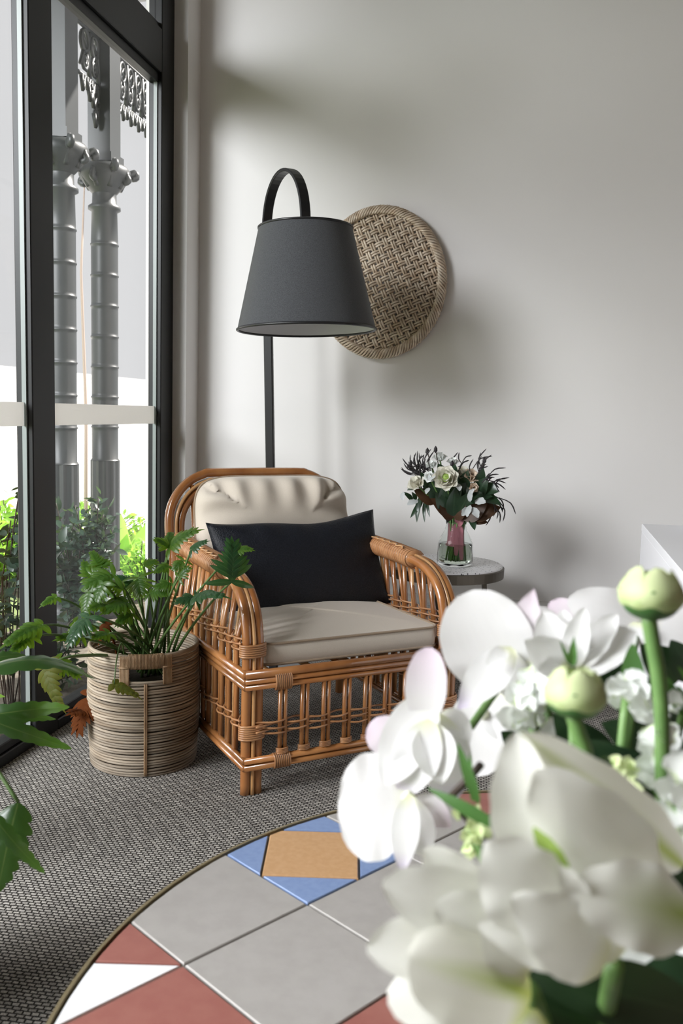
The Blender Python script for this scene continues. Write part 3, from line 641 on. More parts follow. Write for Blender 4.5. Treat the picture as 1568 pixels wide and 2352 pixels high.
for cx0, cy0, cnt, sp, L in ((975, 1090, 26, (-1.0, -.9), 55), (1120, 1110, 16, (.9, -.45), 45), (1100, 1085, 12, (.1, -1), 50), (1130, 1150, 12, (.8, .6), 50), (1055, 1075, 6, (.4, -1), 35), (960, 1080, 12, (-.9, -.2), 40)):
    for i in range(cnt):
        a = math.atan2(sp[1], sp[0])+rnd.gauss(0, .5); l = L*rnd.uniform(.5, 1.1); s0 = (cx0+rnd.uniform(-18, 18), cy0+rnd.uniform(-14, 14)); y = 3.22+rnd.uniform(-.06, .06)
        P = [bp(*s0, y), bp(s0[0]+cos(a)*l*.55, s0[1]+sin(a)*l*.55, y), bp(s0[0]+cos(a+.35)*l, s0[1]+sin(a+.35)*l, y)]
        mesh('sprig', *tube(smooth_path(P, 3), [.0014, .0017, .002, .0024, .0026, .0022, .0006], 5, flat=.5), M['plum'], bq)
for px, py in ((981, 1037), (1000, 1033), (942, 1067), (1112, 1058), (1038, 1066)):
    c = bp(px, py, 3.22); mesh('bud', *lathe([(.001, -.012), (.007, -.004), (.006, .006), (.001, .014)], 10, c), M['plum'], bq)
    mesh('flower_stem', *tube([c, c*.6], .002, 5), M['brownstem'], bq)
for i in range(26):
    a = 2*pi*i/26; r0 = .012+.02*rnd.random(); r1 = r0*1.1
    mesh('stem', *tube([V((cos(a)*r1, sin(a)*r1, -.012)), V((cos(a+.4)*r0*.85, sin(a+.4)*r0*.85, .09)), V((cos(a+.6)*.05, sin(a+.6)*.05, .19))], .0033, 5), M['fstem'], bq)
mesh('ribbon_wrap', *lathe([(.034, .04), (.031, .06), (.030, .10), (.031, .125)], 28), M['ribbon'], bq)
for dx, z0, z1 in ((.006, .125, .01), (.026, .12, -.005)):
    mesh('ribbon_tail', *petal((dx*.6, -.034, z0), (dx, -.036, z1), (0, -1, 0), .02, .1, 0, 0, .05, (.4, .15), 5, 10)[:2], M['ribbon'], bq)
mesh('ribbon_loop', *petal((.006, -.034, .125), (.03, -.05, .155), (0, -1, .3), .035, .3, .2, 0, .05, (.8, .5), 6, 8)[:2], M['ribbon'], bq)

# ------------------------------------------------------------------ white desk
dk = tag(empty('white_desk', (.385, 2.2, 0), R(-1.8)), 'plain white box-sided reception desk standing near the back wall', 'desk')
bev(mesh('desk_top', *box(0, 1.4, -.3, .955, .675, .70), M['desk'], dk, False), .002); bev(mesh('side_panel', *box(0.001, .03, -.299, .954, .0, .675), M['desk'], dk, False), .002)
bev(mesh('side_panel', *box(1.37, 1.399, -.299, .954, .0, .675), M['desk'], dk, False), .002); bev(mesh('rear_panel', *box(.03, 1.37, .93, .954, .05, .675), M['desk'], dk, False), .002)
pv = at(1546, 1212, 3.02)
pr_ = tag(empty('white_device', (.555, 2.96, .7005), R(-2)), 'small white box device on a black base at the back of the desk', 'device')
bev(mesh('base', *box(.025, .38, .0, .16, 0, .018), M['black'], pr_, False), .002); bev(mesh('housing', *box(0, .40, -.02, .18, .018, .055), M['desk'], pr_, False), .006)
mesh('vent_mark', *box(.035, .043, .06, .09, .055, .0558), M['black'], pr_, False); mesh('vent_mark', *box(.05, .058, .06, .09, .055, .0558), M['black'], pr_, False); mesh('display', *box(.09, .36, .02, .13, .055, .0562), M['black'], pr_, False)
bs = tag(bev(mesh('cable_slot_cover', *box(-.008, .008, -.55, 0, 0, .003), M['black'], None, False), .001), 'thin black strip lying flat along the white desk top', 'strip'); bs.location = (.548, 2.86, .7); bs.rotation_euler = (0, 0, R(-2))

# ------------------------------------------------------------------ coiled basket
BC = V((-1.071, 2.425, 0)); BR, BH, CR = .153, .352, .0042
bk = tag(empty('coiled_basket', BC), 'round coiled basket planter with a cut-out handle beside the armchair', 'basket')
ncoil = 42; dz = BH/ncoil
A0 = math.atan2(-BC.y, -BC.x)+R(2); HW = R(17)     # handle slot faces the room
def brad(z): return BR+.006*sin(pi*min(1, z/BH))+.004*(z/BH)
rb = random.Random(8)
for i in range(ncoil):
    z = CR+dz*i*.995; slot = .283 < z < .322; r = brad(z)+rb.uniform(-.0008, .0008); w0, w1 = rb.random()*6, rb.random()*6
    if slot: P = [(cos(A0+HW+(2*pi-2*HW)*k/60)*r, sin(A0+HW+(2*pi-2*HW)*k/60)*r, z) for k in range(61)]
    else: P = [(cos(2*pi*k/64)*r, sin(2*pi*k/64)*r, z+.0012*sin(2*pi*k/64*2+w0)) for k in range(64)]
    mesh('coil', *tube(P, CR*.98, 6, closed=not slot), M['basket'], bk)
mesh('rim_coil', *tube([(cos(2*pi*k/64)*brad(BH), sin(2*pi*k/64)*brad(BH), BH+.001) for k in range(64)], .0055, 8, closed=True), M['basket'], bk)
mesh('base', *lathe([(.001, .002), (BR, .002), (BR, .012), (.001, .012)], 48), M['basket'], bk, False)
mesh('inner_liner', *lathe([(brad(0)-.007, .012), (brad(.28)-.007, .272)], 48), M['soil'], bk)
def bpt(a, z, e=0.): r = brad(z)+e; return V((cos(A0+a)*r, sin(A0+a)*r, z))
# binding: wrapped handle grip, side wraps, seam
for k in range(26):
    a = -HW*1.0+2*HW*k/25; c = bpt(a, (.325+BH)/2); rad = V((cos(A0+a), sin(A0+a), 0))
    mesh('handle_wrap', *tube([c+rad*(.0075*cos(t))+V((0, 0, .0205*sin(t))) for t in [2*pi*j/12 for j in range(12)]], .0024, 5, closed=True), M['basketbind'], bk)
for s in (-1, 1):
    for k in range(7):
        a = s*(HW+R(.2)+R(1.35)*k); L = [bpt(a, z, .0055) for z in (BH+.003, .345, .31, .285, .272)]
        mesh('side_wrap', *tube(L, .0026, 5), M['basketbind'], bk)
    mesh('cross_binding', *tube([bpt(s*(HW-R(1)), .322, .009), bpt(s*(HW+R(9.5)), .322, .009)], .0025, 5), M['basketbind'], bk)
for d in (-1, 1): mesh('seam_binding', *tube([bpt(R(d*.75-.5), z, .0055) for z in [.276-.0135*k for k in range(21)]], .0028, 5), M['basketbind'], bk)
mesh('soil', *lathe([(.001, .268), (BR-.008, .262)], 32), M['soil'], bk)

# ------------------------------------------------------------------ philodendrons
def fern(B, T, N, w, n=6, arch=.1, curl=-.06, seed=0, droop=.25):
    """deeply cut leaf: midrib strip with finger lobes, one surface per lobe"""
    B = V(B); T = V(T); D = T-B; L = D.length; d = D/L; N = V(N); N = (N-d*N.dot(d)).normalized(); sd = d.cross(N); rs = random.Random(seed); mb = MB()
    c = lambda t: B+d*(L*t)+N*(arch*L*sin(pi*t)+curl*L*t*t)
    vs, fs, uv = petal(B, T, N, w*.26, 0, arch, curl, 0, (.6, .7), 5, 10); mb.add((vs, fs, uv))
    for sg in (-1, 1):
        for i in range(n):
            t = .03+.80*i/n; pr = (1-.62*t)*(.78+.22*sin(pi*min(1, t*2.2+.2))); l = w*.62*pr*rs.uniform(.9, 1.1); a = R(18+52*t+rs.uniform(-5, 5))-R(30 if i == 0 else 0)
            p = c(t); tp = p+sd*(sg*l*cos(a))+d*(l*sin(a))-N*(droop*l*rs.uniform(.5, 1.3))
            mb.add(petal(p-d*.004, tp, N, L*1.2/n*(1-.3*t), -.15, .10, 0, 0, (.70, .62), 5, 8))
    return mb.v, mb.f, [(.25+.5*u, v) if False else (u, v) for u, v in mb.uv]
def leaf(parent, root, bx, by, tx, ty, db, dt, w, m='phil', nrm=None, lobes=6, depth=.55, org=None, arch=.10, bow=.10, curl=-.06, cup=.0, fold=.12, seed=0, stalk=True, sr=.0035):
    b, t = at(bx, by, db), at(tx, ty, dt); n = V(nrm) if nrm else (CAM-b).normalized()*.7+V((0, 0, .8)); o3 = parent.location
    if parent.name.startswith('potted'): vs, fs, uv = fern(b-o3, t-o3, n, w*1.15, 6 if w < .05 else 8, bow, curl, seed)
    else: vs, fs, uv = petal(b-o3, t-o3, n, w, cup, bow, curl, .012, (.55, .62), 9, max(12, lobes*7+2), 0, seed, lobes, depth, fold)
    mesh('leaf', vs, fs, M[m], parent, uv=uv)
    if stalk:
        q0 = V(org); mid = (q0+b)/2+V((0, 0, arch)); P = smooth_path([q0-o3, (q0*.6+b*.4)-o3+V((0, 0, arch*.75)), (q0*.2+b*.8)-o3+V((0, 0, arch*.5)), b-o3], 5)
        mesh('leaf_stalk', *tube(P, [sr*1.35-(sr*.6)*k/(len(P)-1) for k in range(len(P))], 6), M['stem' if m != 'phil_brown' else 'phil_brown'], parent)
ph = tag(empty('potted_philodendron', BC+V((0, 0, .262))), 'leggy green philodendron with lobed leaves growing out of the coiled basket', 'plant')
rl = random.Random(21)
def so(): a = rl.random()*6.28; r = rl.random()*.06; return BC+V((.03+cos(a)*r, sin(a)*r, .262))
PH = [(532, 1336, 533, 1230, 2.28, 2.30, .10, 'phil_dark', (.55, -.75, .35)), (388, 1258, 466, 1212, 2.5, 2.46, .07, 'phil', None), (388, 1258, 350, 1236, 2.5, 2.48, .05, 'phil', None), (388, 1256, 392, 1218, 2.5, 2.56, .05, 'phil', None),
      (318, 1328, 326, 1374, 2.56, 2.52, .085, 'phil', (0.1, -.8, .5)), (262, 1322, 184, 1352, 2.5, 2.46, .085, 'phil', None), (236, 1340, 214, 1412, 2.46, 2.44, .06, 'phil', (-.3, -.9, .2)), (205, 1358, 196, 1434, 2.46, 2.44, .06, 'phil', (-.2, -.9, .2)),
      (212, 1318, 256, 1284, 2.6, 2.62, .06, 'phil', None), (205, 1330, 190, 1282, 2.62, 2.66, .045, 'phil', None), (305, 1345, 262, 1322, 2.58, 2.58, .05, 'phil_dark', None), (290, 1385, 226, 1412, 2.48, 2.42, .06, 'phil', None), (262, 1375, 300, 1402, 2.5, 2.47, .055, 'phil', None),
      (450, 1376, 396, 1384, 2.36, 2.34, .055, 'phil_dark', None), (452, 1370, 532, 1372, 2.34, 2.28, .045, 'phil_dark', None), (204, 1418, 150, 1492, 2.36, 2.30, .075, 'phil_dark', (-.2, -.8, .5)), (96, 1436, -8, 1492, 2.30, 2.2, .055, 'phil', None), (72, 1462, 12, 1516, 2.28, 2.2, .05, 'phil', None),
      (104, 1526, 148, 1642, 2.36, 2.34, .07, 'phil_yellow', (-.2, -.9, .3)), (126, 1520, 190, 1560, 2.38, 2.38, .06, 'phil', None), (128, 1372, 88, 1396, 2.42, 2.38, .03, 'phil', None),
      (385, 1300, 352, 1318, 2.5, 2.46, .04, 'phil', None), (420, 1288, 396, 1312, 2.48, 2.46, .045, 'phil', None), (545, 1262, 586, 1264, 2.3, 2.28, .035, 'phil', None), (392, 1340, 352, 1352, 2.52, 2.5, .05, 'phil', None), (440, 1262, 482, 1240, 2.44, 2.42, .04, 'phil_dark', None),
      (250, 1455, 205, 1470, 2.48, 2.42, .045, 'phil', None), (170, 1430, 226, 1450, 2.5, 2.5, .05, 'phil', None),
      (282, 1352, 232, 1338, 2.52, 2.48, .06, 'phil', None), (330, 1300, 366, 1288, 2.56, 2.58, .05, 'phil', None), (246, 1390, 202, 1400, 2.46, 2.4, .055, 'phil', None), (345, 1362, 392, 1368, 2.52, 2.5, .05, 'phil', None), (232, 1300, 206, 1262, 2.6, 2.64, .05, 'phil', None), (300, 1410, 262, 1440, 2.5, 2.46, .05, 'phil', None), (186, 1462, 120, 1470, 2.4, 2.34, .05, 'phil', None), (412, 1325, 440, 1300, 2.46, 2.46, .045, 'phil', None)]
for i, a in enumerate(PH):
    leaf(ph, None, *a[:7], a[7], a[8], org=so(), arch=(.03 if a[0] > 300 else .05), seed=i, lobes=5 if a[6] > .05 else 3)
leaf(ph, None, 262, 1572, 330, 1608, 2.36, 2.36, .035, 'phil_yellow', None, 4, org=BC+V((-.01, -.10, .30)), arch=.12, seed=40, sr=.002)
leaf(ph, None, 215, 1596, 172, 1694, 2.62, 2.55, .12, 'phil_brown', (-.3, -.8, .3), 4, org=BC+V((-.12, .0, .28)), arch=.06, seed=41)
leaf(ph, None, 214, 1640, 150, 1640, 2.62, 2.52, .09, 'phil_brown', (-.2, -.8, .5), 4, org=BC+V((-.12, -.02, .28)), arch=.06, seed=42)
leaf(ph, None, 246, 1430, 224, 1484, 2.52, 2.50, .03, 'phil_brown', (0, -1, .2), 3, org=BC+V((-.06, -.03, .262)), arch=.02, seed=43)
FPL = V((-1.08, 1.22, 0))
fpot = tag(empty('plant_pot', FPL), 'round dark planter pot standing by the window beside the camera', 'pot')
mesh('pot_wall', *lathe([(.001, 0), (.13, 0), (.16, .30), (.15, .30), (.14, .27), (.001, .262)], 40), M['bronze'], fpot)
fp_ = tag(empty('arching_philodendron', FPL+V((0, 0, .27))), 'philodendron whose long glossy leaves arch in from the left edge', 'plant')
FL = [(-60, 1546, 222, 1536, 1.60, 1.70, .060, 'phil_arch', (.05, -.25, 1), .13), (-70, 1650, 166, 1622, 1.55, 1.65, .034, 'phil_arch', (-.1, -.9, .25), .30), (-60, 1640, 168, 1722, 1.5, 1.56, .032, 'phil_arch', (.1, -.8, .4), .16),
      (-40, 1665, 130, 1645, 1.58, 1.64, .026, 'phil_arch', (0, -.7, .5), .14), (42, 1842, -10, 2050, 1.25, 1.2, .058, 'phil_arch', (.25, -.9, .2), .03), (-18, 1872, 104, 2012, 1.2, 1.22, .022, 'phil_arch', (.3, -.8, .4), .12), (-60, 1530, 62, 1500, 1.75, 1.8, .04, 'phil_arch', None, .1)]
for i, a in enumerate(FL):
    leaf(fp_, None, *a[:9], org=FPL+V((rl.uniform(-.04, .04), rl.uniform(-.04, .04), .27)), arch=.12 if i < 4 else .20, bow=a[9], curl=-.10, seed=60+i, lobes=7, depth=.22 if i < 4 else .34, fold=.0, cup=-.2)

# ------------------------------------------------------------------ outdoors
struct(mesh('ground', *box(-40, XW-.055, -30, 40, -.5, -.10), M['mulch'], smooth=False))
struct(mesh('paved_path', *box(-9, -2.9, 4.9, 40, -.10, -.085), M['paving'], smooth=False))
struct(mesh('lawn', *box(-9, -2.5, -20, 4.6, -.10, -.07), M['grass'], smooth=False))
struct(mesh('wall_garden', *box(-9.3, -9.0, -20, 40, -.10, 1.7), M['render'], smooth=False))
def column(Y, px, label):
    c = aty(px, 900, Y); g = tag(empty('iron_column', (c.x, Y, -.10)), label, 'column', 'paired verandah columns'); r = .070
    zc0, zc1 = aty(240, 447, 4.5).z+.10, aty(240, 378, 4.5).z+.10; zf = aty(240, 1057, 4.5).z+.10
    mesh('plinth', *lathe([(.001, 0), (.13, 0), (.13, .10), (.115, .12), (.10, .15), (.11, .18), (.10, .22), (.085, .25)], 24), M['iron'], g)
    nf = 48; vs = []
    for z in (.25, zf):
        for k in range(nf): rr = (r+.008)*(1-.09*(.5+.5*cos(k*pi*2/4*1.0+pi)) ); vs.append(V((rr*cos(2*pi*k/nf), rr*sin(2*pi*k/nf), z)))
    mesh('fluted_drum', vs, [(k, (k+1) % nf, nf+(k+1) % nf, nf+k) for k in range(nf)], M['iron'], g, False)
    prof = [(r+.008, zf), (r, zf+.01)]
    for i in range(7):
        z = zf+.02+(zc0-.12-zf)*(i+1)/8; prof += [(r, z-.02), (r, z-.007), (r+.004, z-.003), (r+.004, z+.003), (r, z+.007), (r, z+.02)]
    prof += [(r-.004, zc0-.09), (r+.014, zc0-.08), (r+.014, zc0-.065), (r-.006, zc0-.05), (r-.008, zc0)]
    mesh('shaft', *lathe(prof, 32), M['iron'], g)
    cap = mesh('capital', *lathe([(r-.008, zc0), (r+.01, zc0+.02), (r+.035, zc0+.05), (r+.06, zc0+.085), (r+.065, zc0+.12), (r+.045, zc1-.01), (r+.02, zc1)], 24), M['iron'], g)
    for k in range(8):
        a = 2*pi*k/8; d = V((cos(a), sin(a), 0)); L = .165 if k % 2 else .125; z1 = zc1-.015 if k % 2 else zc0+.09
        P = [d*(r+.01)+V((0, 0, zc0+.03)), d*(r+.05)+V((0, 0, zc0+.10)), d*L+V((0, 0, z1)), d*(L+.012)+V((0, 0, z1-.025)), d*(L-.015)+V((0, 0, z1-.035))]
        mesh('acanthus_scroll', *tube(smooth_path(P, 3), .017, 7), M['iron'], cap)
    mesh('abacus', *box(-.075, .075, -.075, .075, zc1, zc1+.045), M['iron'], g, False)
    mesh('upper_post', *box(-.062, .062, -.062, .062, zc1+.045, 3.9), M['iron'], g, False)
    return c
c1 = column(4.5, 241, 'grey cast-iron verandah column nearer the jamb outside the window')
c2 = column(4.09, 143, 'grey cast-iron verandah column half hidden by the black window mullion')
def lace(y0, y1, ztop, side, label):
    """pierced bracket in the plane of the columns, corner at (y0, ztop); side +1 runs to +y"""
    g = tag(empty('iron_lace_bracket', (c1.x, y0, ztop)), label, 'iron lace', 'verandah iron lace'); W = abs(y1-y0)
    def T(P, r=.009, name='scroll', closed=False): mesh(name, *tube([V((0, side*a, b)) for a, b in P], r, 5, closed=closed, flat=.8), M['iron'], g)
    for z in (0, -.05, -.285): T([(0, z), (W, z)], .012, 'rail')
    n = int(W/.10)
    for i in range(n):
        x = .05+i*.10
        for k_ in (-.025, .025): T([(x+k_+.017*cos(t), -.025+.016*sin(t)) for t in [2*pi*k/10 for k in range(10)]], .007, 'ring', True)
        T([(x+.036*cos(t), -.115+.05*sin(t)) for t in [2*pi*k/14 for k in range(14)]], .013, 'ring', True)
        T([(x+(.034-.002*k)*cos(.75*k+2), -.215+(.048-.003*k)*sin(.75*k+2)) for k in range(13)], .012)
        T([(x-.048, -.06), (x-.03, -.15), (x-.05, -.28)], .013); T([(x+.01, -.16), (x+.045, -.24)], .011); T([(x-.02, -.14), (x+.02, -.09)], .010)
        for q_ in (-.03, .02): T([(x+q_-.016, -.285), (x+q_, -.335-(.02 if q_ > 0 else 0)), (x+q_+.016, -.285)], .012, 'drop'); T([(x+q_+.010*cos(t), -.30+.012*sin(t)) for t in [2*pi*k/8 for k in range(8)]], .008, 'ring', True)
    for i, (a, b) in enumerate(((.02, -.33), (.055, -.36), (.02, -.40), (.03, -.45), (.09, -.34))):
        T([(a-.018, b+.03), (a+.004, b-.04), (a+.024, b+.02)], .013, 'drop'); T([(a+.02*cos(k), b+.02+.02*sin(k)) for k in [2*pi*j/9 for j in range(9)]], .010, 'ring', True)
zt = aty(270, 95, 4.6).z
lace(4.56, 5.7, zt, 1, 'grey cast-iron lace bracket on the far side of the columns')
lace(4.44, 4.15, zt+.0, -1, 'grey cast-iron lace fretwork between the two columns')
struct(mesh('verandah_roof', *box(-2.5, XW-.06, -8, 4.62, 3.16, 3.22), M['trimwhite'], smooth=False))
struct(mesh('verandah_beam', *box(c1.x-.10, c1.x+.06, -6, 12, zt+.03, zt+.24), M['iron'], smooth=False))
def shrub(name, label, x, y, z0, wx, h, nst, m, ls=.034, seed=1, cat='shrub', per=26, spread=1.):
    rs = random.Random(seed); g = tag(empty(name, (x, y, z0)), label, cat); mb = MB()
    for i in range(nst):
        a = rs.random()*2*pi; rr = wx*math.sqrt(rs.random())*spread; hh = h*rs.uniform(.55, 1.)*(1-.45*(rr/wx)**2); top = V((cos(a)*rr, sin(a)*rr, hh)); mid = top*.5+V((rs.uniform(-.03, .03), rs.uniform(-.03, .03), hh*.08))
        P = smooth_path([V((cos(a)*rr*.2, sin(a)*rr*.2, 0)), mid, top], 6); mesh('stem', *tube(P, .003, 4), M['brownstem'], g)
        for k in range(per):
            t = rs.uniform(.2, 1)**.8; p = P[min(int(t*(len(P)-1)), len(P)-1)]; d = V((rs.gauss(0, 1), rs.gauss(0, 1), rs.gauss(.35, .6))).normalized(); l = ls*rs.uniform(.6, 1.25)
            p = p+V((rs.gauss(0, .02), rs.gauss(0, .02), rs.gauss(0, .02)))
            mb.add(petal(p, p+d*l, V((rs.gauss(0, .7), rs.gauss(0, .7), 1)), l*.48, .15, .05, 0, 0, (.8, .8), 3, 5))
    f_ = mb.build('foliage', M[m], g); f_['kind'] = 'stuff'
    return g
s1 = aty(185, 1470, 3.85); shrub('leafy_shrub', 'dark green small-leaved shrub just outside the glass before the columns', s1.x, 3.85, -.1, .20, .85, 34, 'shrub', .058, 3, per=44)
s1 = aty(22, 1500, 3.0); shrub('leafy_shrub', 'tall sparse shrub seen through the pane left of the mullion', s1.x, 3.0, -.1, .20, 1.05, 14, 'shrub', .055, 4, per=26)
s1 = aty(15, 1400, 4.9); shrub('garden_bush', 'sunlit lime-green bush behind the sparse shrub at the left edge', s1.x, 4.9, -.1, .55, .62, 60, 'lime', .07, 5, per=40)
s1 = aty(70, 1500, 4.6); shrub('garden_bush', 'sunlit lime-green bush farther back behind the black mullion', s1.x-.3, 5.9, -.1, .55, .55, 44, 'lime', .05, 6, per=30)
s1 = aty(315, 1400, 4.9); shrub('ground_cover', 'low pale green ground cover beside the white path', s1.x, 4.9, -.1, .28, .36, 30, 'lime', .05, 7, cat='plant', per=24)
s1 = aty(100, 1650, 2.5); shrub('ground_cover', 'low leafy ground cover at the foot of the left pane', s1.x-.35, 2.45, -.1, .24, .26, 18, 'lime', .05, 8, cat='plant', per=16)
s1 = aty(170, 1560, 3.2); shrub('ground_cover', 'trailing round-leaved ground cover behind the coiled basket', s1.x-.12, 3.2, -.1, .22, .30, 16, 'shrub', .05, 9, cat='plant', per=16)
bl = aty(315, 1330, 5.2); g = tag(empty('broadleaf_plant', (bl.x, 5.2, -.1)), 'lime-green broadleaf plant right of the columns outside', 'plant'); o3 = V(g.location)
for i, (x0, y0, x1, y1, w) in enumerate(((285, 1330, 276, 1182, .14), (300, 1335, 345, 1195, .15), (290, 1330, 335, 1215, .13), (330, 1330, 362, 1210, .14), (275, 1330, 290, 1230, .13), (350, 1340, 372, 1260, .12), (310, 1340, 305, 1225, .12), (265, 1330, 255, 1200, .12), (335, 1345, 300, 1260, .1))):
    a, b = aty(x0, y0, 5.2)-o3, aty(x1, y1, 5.1+.05*(i % 4))-o3; vs, fs, uv = petal(a, b, (.3, -1, .3), w, .2, .08, -.05, 0, (.75, .75), 5, 9); mesh('leaf', vs, fs, M['broad'], g, uv=uv)
    mesh('leaf_stalk', *tube([V((0, 0, 0)), a], .008, 5), M['fstem'], g)
tk = aty(196, 1250, 5.4); tag(mesh('young_tree_trunk', *tube([(tk.x, 5.4, -.1), (tk.x+.01, 5.4, 1.0), (tk.x-.02, 5.4, 1.9), (tk.x+.01, 5.4, 2.5)], [.013, .012, .008, .004], 8), M['bark']), 'thin pale tree trunk standing between the two columns', 'tree')

# ------------------------------------------------------------------ foreground arrangement
FVC = at(1370, 2150, .60); FVC = V((FVC.x, FVC.y, TZ+.0005))
fv = tag(empty('flower_vase', FVC), 'vase on the tiled table holding the big white arrangement, mostly below view', 'vase')
mesh('vessel', *lathe([(.001, 0), (.055, 0), (.062, .01), (.066, .10), (.058, .17), (.060, .19), (.056, .19), (.054, .17), (.06, .10), (.055, .012), (.001, .011)], 36), M['trimwhite'], fv)
MOUTH = FVC+V((0, 0, .185))
def fl(name, label, cat, px, py, d, group=None): return tag(empty(name, at(px, py, d)), label, cat, group)
def fpet(par, bx, by, tx, ty, db, dt, wpx, m, cup=.2, bow=.06, ruf=.02, k=(.75, .5), nrm=None, name='petal', seed=0, curl=0., nu=11, nv=15, fold=0.):
    o3 = par.matrix_basis.translation if par.parent is None else par.parent.location
    b, t = at(bx, by, db), at(tx, ty, dt); n = V(nrm) if nrm else (CAM-(b+t)/2).normalized()+UP*.15-RT*.1
    vs, fs, uv = petal(b-o3, t-o3, n, wpx*(db+dt)/2/FPX, cup, bow, curl, ruf, k, nu, nv, 0, seed, 0, .4, fold); return mesh(name, vs, fs, M[m], par, uv=uv)
def fstem(par, px, py, d, r=.004, m='fstem', via=None, to=None):
    o3 = par.location; a = at(px, py, d); e = to or (MOUTH+V((0, 0, -.1))); mid = V(via) if via else (a*.45+e*.55)+V((0, 0, .05))
    e2 = MOUTH*.9+e*.1 if to is None else e
    P = smooth_path([a-o3, mid-o3, (MOUTH if to is None else e*.98+mid*.02)-o3, e-o3], 5); return mesh('flower_stem', *tube(P, r, 7), M[m], par)
def bloom(par, px, py, d, r=.006, m='rang'):
    c = at(px, py, d)-par.location; return mesh('bloom', *lathe([(.0005, -r), (r*.8, -r*.5), (r, 0), (r*.7, r*.6), (.0005, r)], 12, c), M['orchidw'], par)
RN = ('orchid', 'orchidw', 'orchidp')
osp = fl('orchid_spray', 'spray of large white moth orchids with lilac tips leaning left over the table', 'orchid', 1200, 1560, .74)
def orch(par, c, pets, d):
    b = bloom(par, *c, d); b['label'] = 'white orchid bloom'
    for i, p in enumerate(pets):
        bx, by, tx, ty, w, m = p[:6]; dd = p[6] if len(p) > 6 else 0; kk = p[7] if len(p) > 7 else (.8, .45); cu = p[8] if len(p) > 8 else .12
        fpet(b, bx, by, tx, ty, d+dd, d+dd+(-.012 if i % 2 else .008), w, m, cu, .05, .012, kk, seed=int(bx+ty))
    return b
R_ = (1.0, .42); P_ = (.85, .8)
orch(osp, (1150, 1500), [(1165, 1580, 1068, 1362, 208, 'orchidw', .0, R_), (1185, 1510, 1226, 1352, 92, 'orchidp', .004, (.7, .95)), (1195, 1515, 1262, 1400, 120, 'orchidw', -.004, R_), (1178, 1490, 1052, 1628, 92, 'orchid', -.014, P_), (1175, 1495, 1160, 1600, 90, 'orchidw', -.006, P_), (1160, 1490, 1120, 1530, 40, 'orchidw', -.02)], .74)
orch(osp, (1110, 1640), [(1130, 1580, 1085, 1780, 150, 'orchidw', 0, (.8, .45)), (1140, 1590, 1155, 1700, 100, 'orchidw', .005)], .80)
orch(osp, (978, 1652), [(974, 1662, 984, 1487, 96, 'orchidp', -.004, R_), (985, 1600, 884, 1800, 118, 'orchidw', 0, (.85, .55)), (992, 1655, 922, 1836, 108, 'orchid', -.016, P_), (985, 1660, 1015, 1800, 100, 'orchidw', -.010, P_, .5), (1000, 1640, 1040, 1845, 130, 'orchid', .006, P_), (1000, 1650, 1070, 1720, 110, 'orchidw', .010), (930, 1715, 845, 1668, 92, 'orchidp', .03, R_)], .72)
orch(osp, (938, 1832), [(935, 1850, 776, 1858, 240, 'orchidw', .006, R_), (940, 1826, 922, 2006, 66, 'orchid', -.008, P_), (945, 1830, 975, 1968, 80, 'orchidw', -.004, P_, .5), (955, 1830, 1035, 1900, 66, 'orchidp', .01, P_)], .70)
mesh('flower_stem', *tube(smooth_path([at(938, 1830, .71)-osp.location, at(1010, 1680, .73)-osp.location, at(1060, 1692, .735)-osp.location, at(1190, 1535, .75)-osp.location, at(1260, 1650, .72)-osp.location, MOUTH-osp.location], 5), .0035, 7), M['fstem'], osp)
os2 = fl('orchid_spray', 'pair of pale orchid blooms at the back right of the arrangement by the desk', 'orchid', 1470, 1440, .86)
orch(os2, (1462, 1440), [(1500, 1425, 1304, 1380, 100, 'orchidw', 0, R_), (1490, 1420, 1650, 1470, 150, 'orchidw', .004, R_), (1465, 1430, 1455, 1500, 48, 'orchid', -.008), (1480, 1440, 1570, 1560, 80, 'orchidw', .008)], .86)
orch(os2, (1320, 1440), [(1345, 1450, 1262, 1384, 74, 'orchidp', .002, R_)], .88)
fstem(os2, 1462, 1440, .862, .003)
lil = fl('freesia_stem', 'open white freesia with narrow petals at the centre of the arrangement', 'flower', 1310, 1530, .68)
for i, a in enumerate(((1312, 1530, 1342, 1396, 62), (1312, 1535, 1462, 1452, 98), (1300, 1530, 1245, 1405, 92), (1298, 1535, 1205, 1470, 92), (1316, 1530, 1418, 1412, 72), (1306, 1530, 1292, 1402, 76), (1300, 1535, 1235, 1540, 60))): fpet(lil, *a[:4], .68, .66+.01*(i % 3), a[4], 'orchidw', .3, .06, .03, (.85, .6), seed=i)
fpet(lil, 1314, 1528, 1318, 1462, .655, .65, 20, 'sepal', .3, name='sepal', k=(.6, .8)); fpet(lil, 1308, 1524, 1286, 1472, .655, .65, 10, 'sepal', .3, name='sepal', k=(.6, .8)); fstem(lil, 1312, 1532, .68)
def stock(label, cx, cy, d, wpx, hpx, n, seed, sz=46, m='stock'):
    g = fl('stock_flower', label, 'flower', cx, cy, d); rs = random.Random(seed)
    for i in range(n):
        x, y = cx+wpx/2*rs.uniform(-1, 1), cy+hpx/2*rs.uniform(-1, 1); a = rs.random()*6.28; l = sz*rs.uniform(.7, 1.2); dd = d+rs.uniform(-.02, .02)
        fpet(g, x, y, x+cos(a)*l, y+sin(a)*l, dd+.006, dd-.004, l*1.15, m, .3, .1, .10, (.9, .4), seed=i, nu=9, nv=9)
    fstem(g, cx, cy, d+.01); return g
stock('ruffled white stock blossom between the orchids and the round green bud', 1215, 1605, .70, 70, 150, 26, 1)
stock('ruffled white stock blossom at the right edge below the green sprig', 1520, 1690, .62, 70, 150, 22, 2, 52)
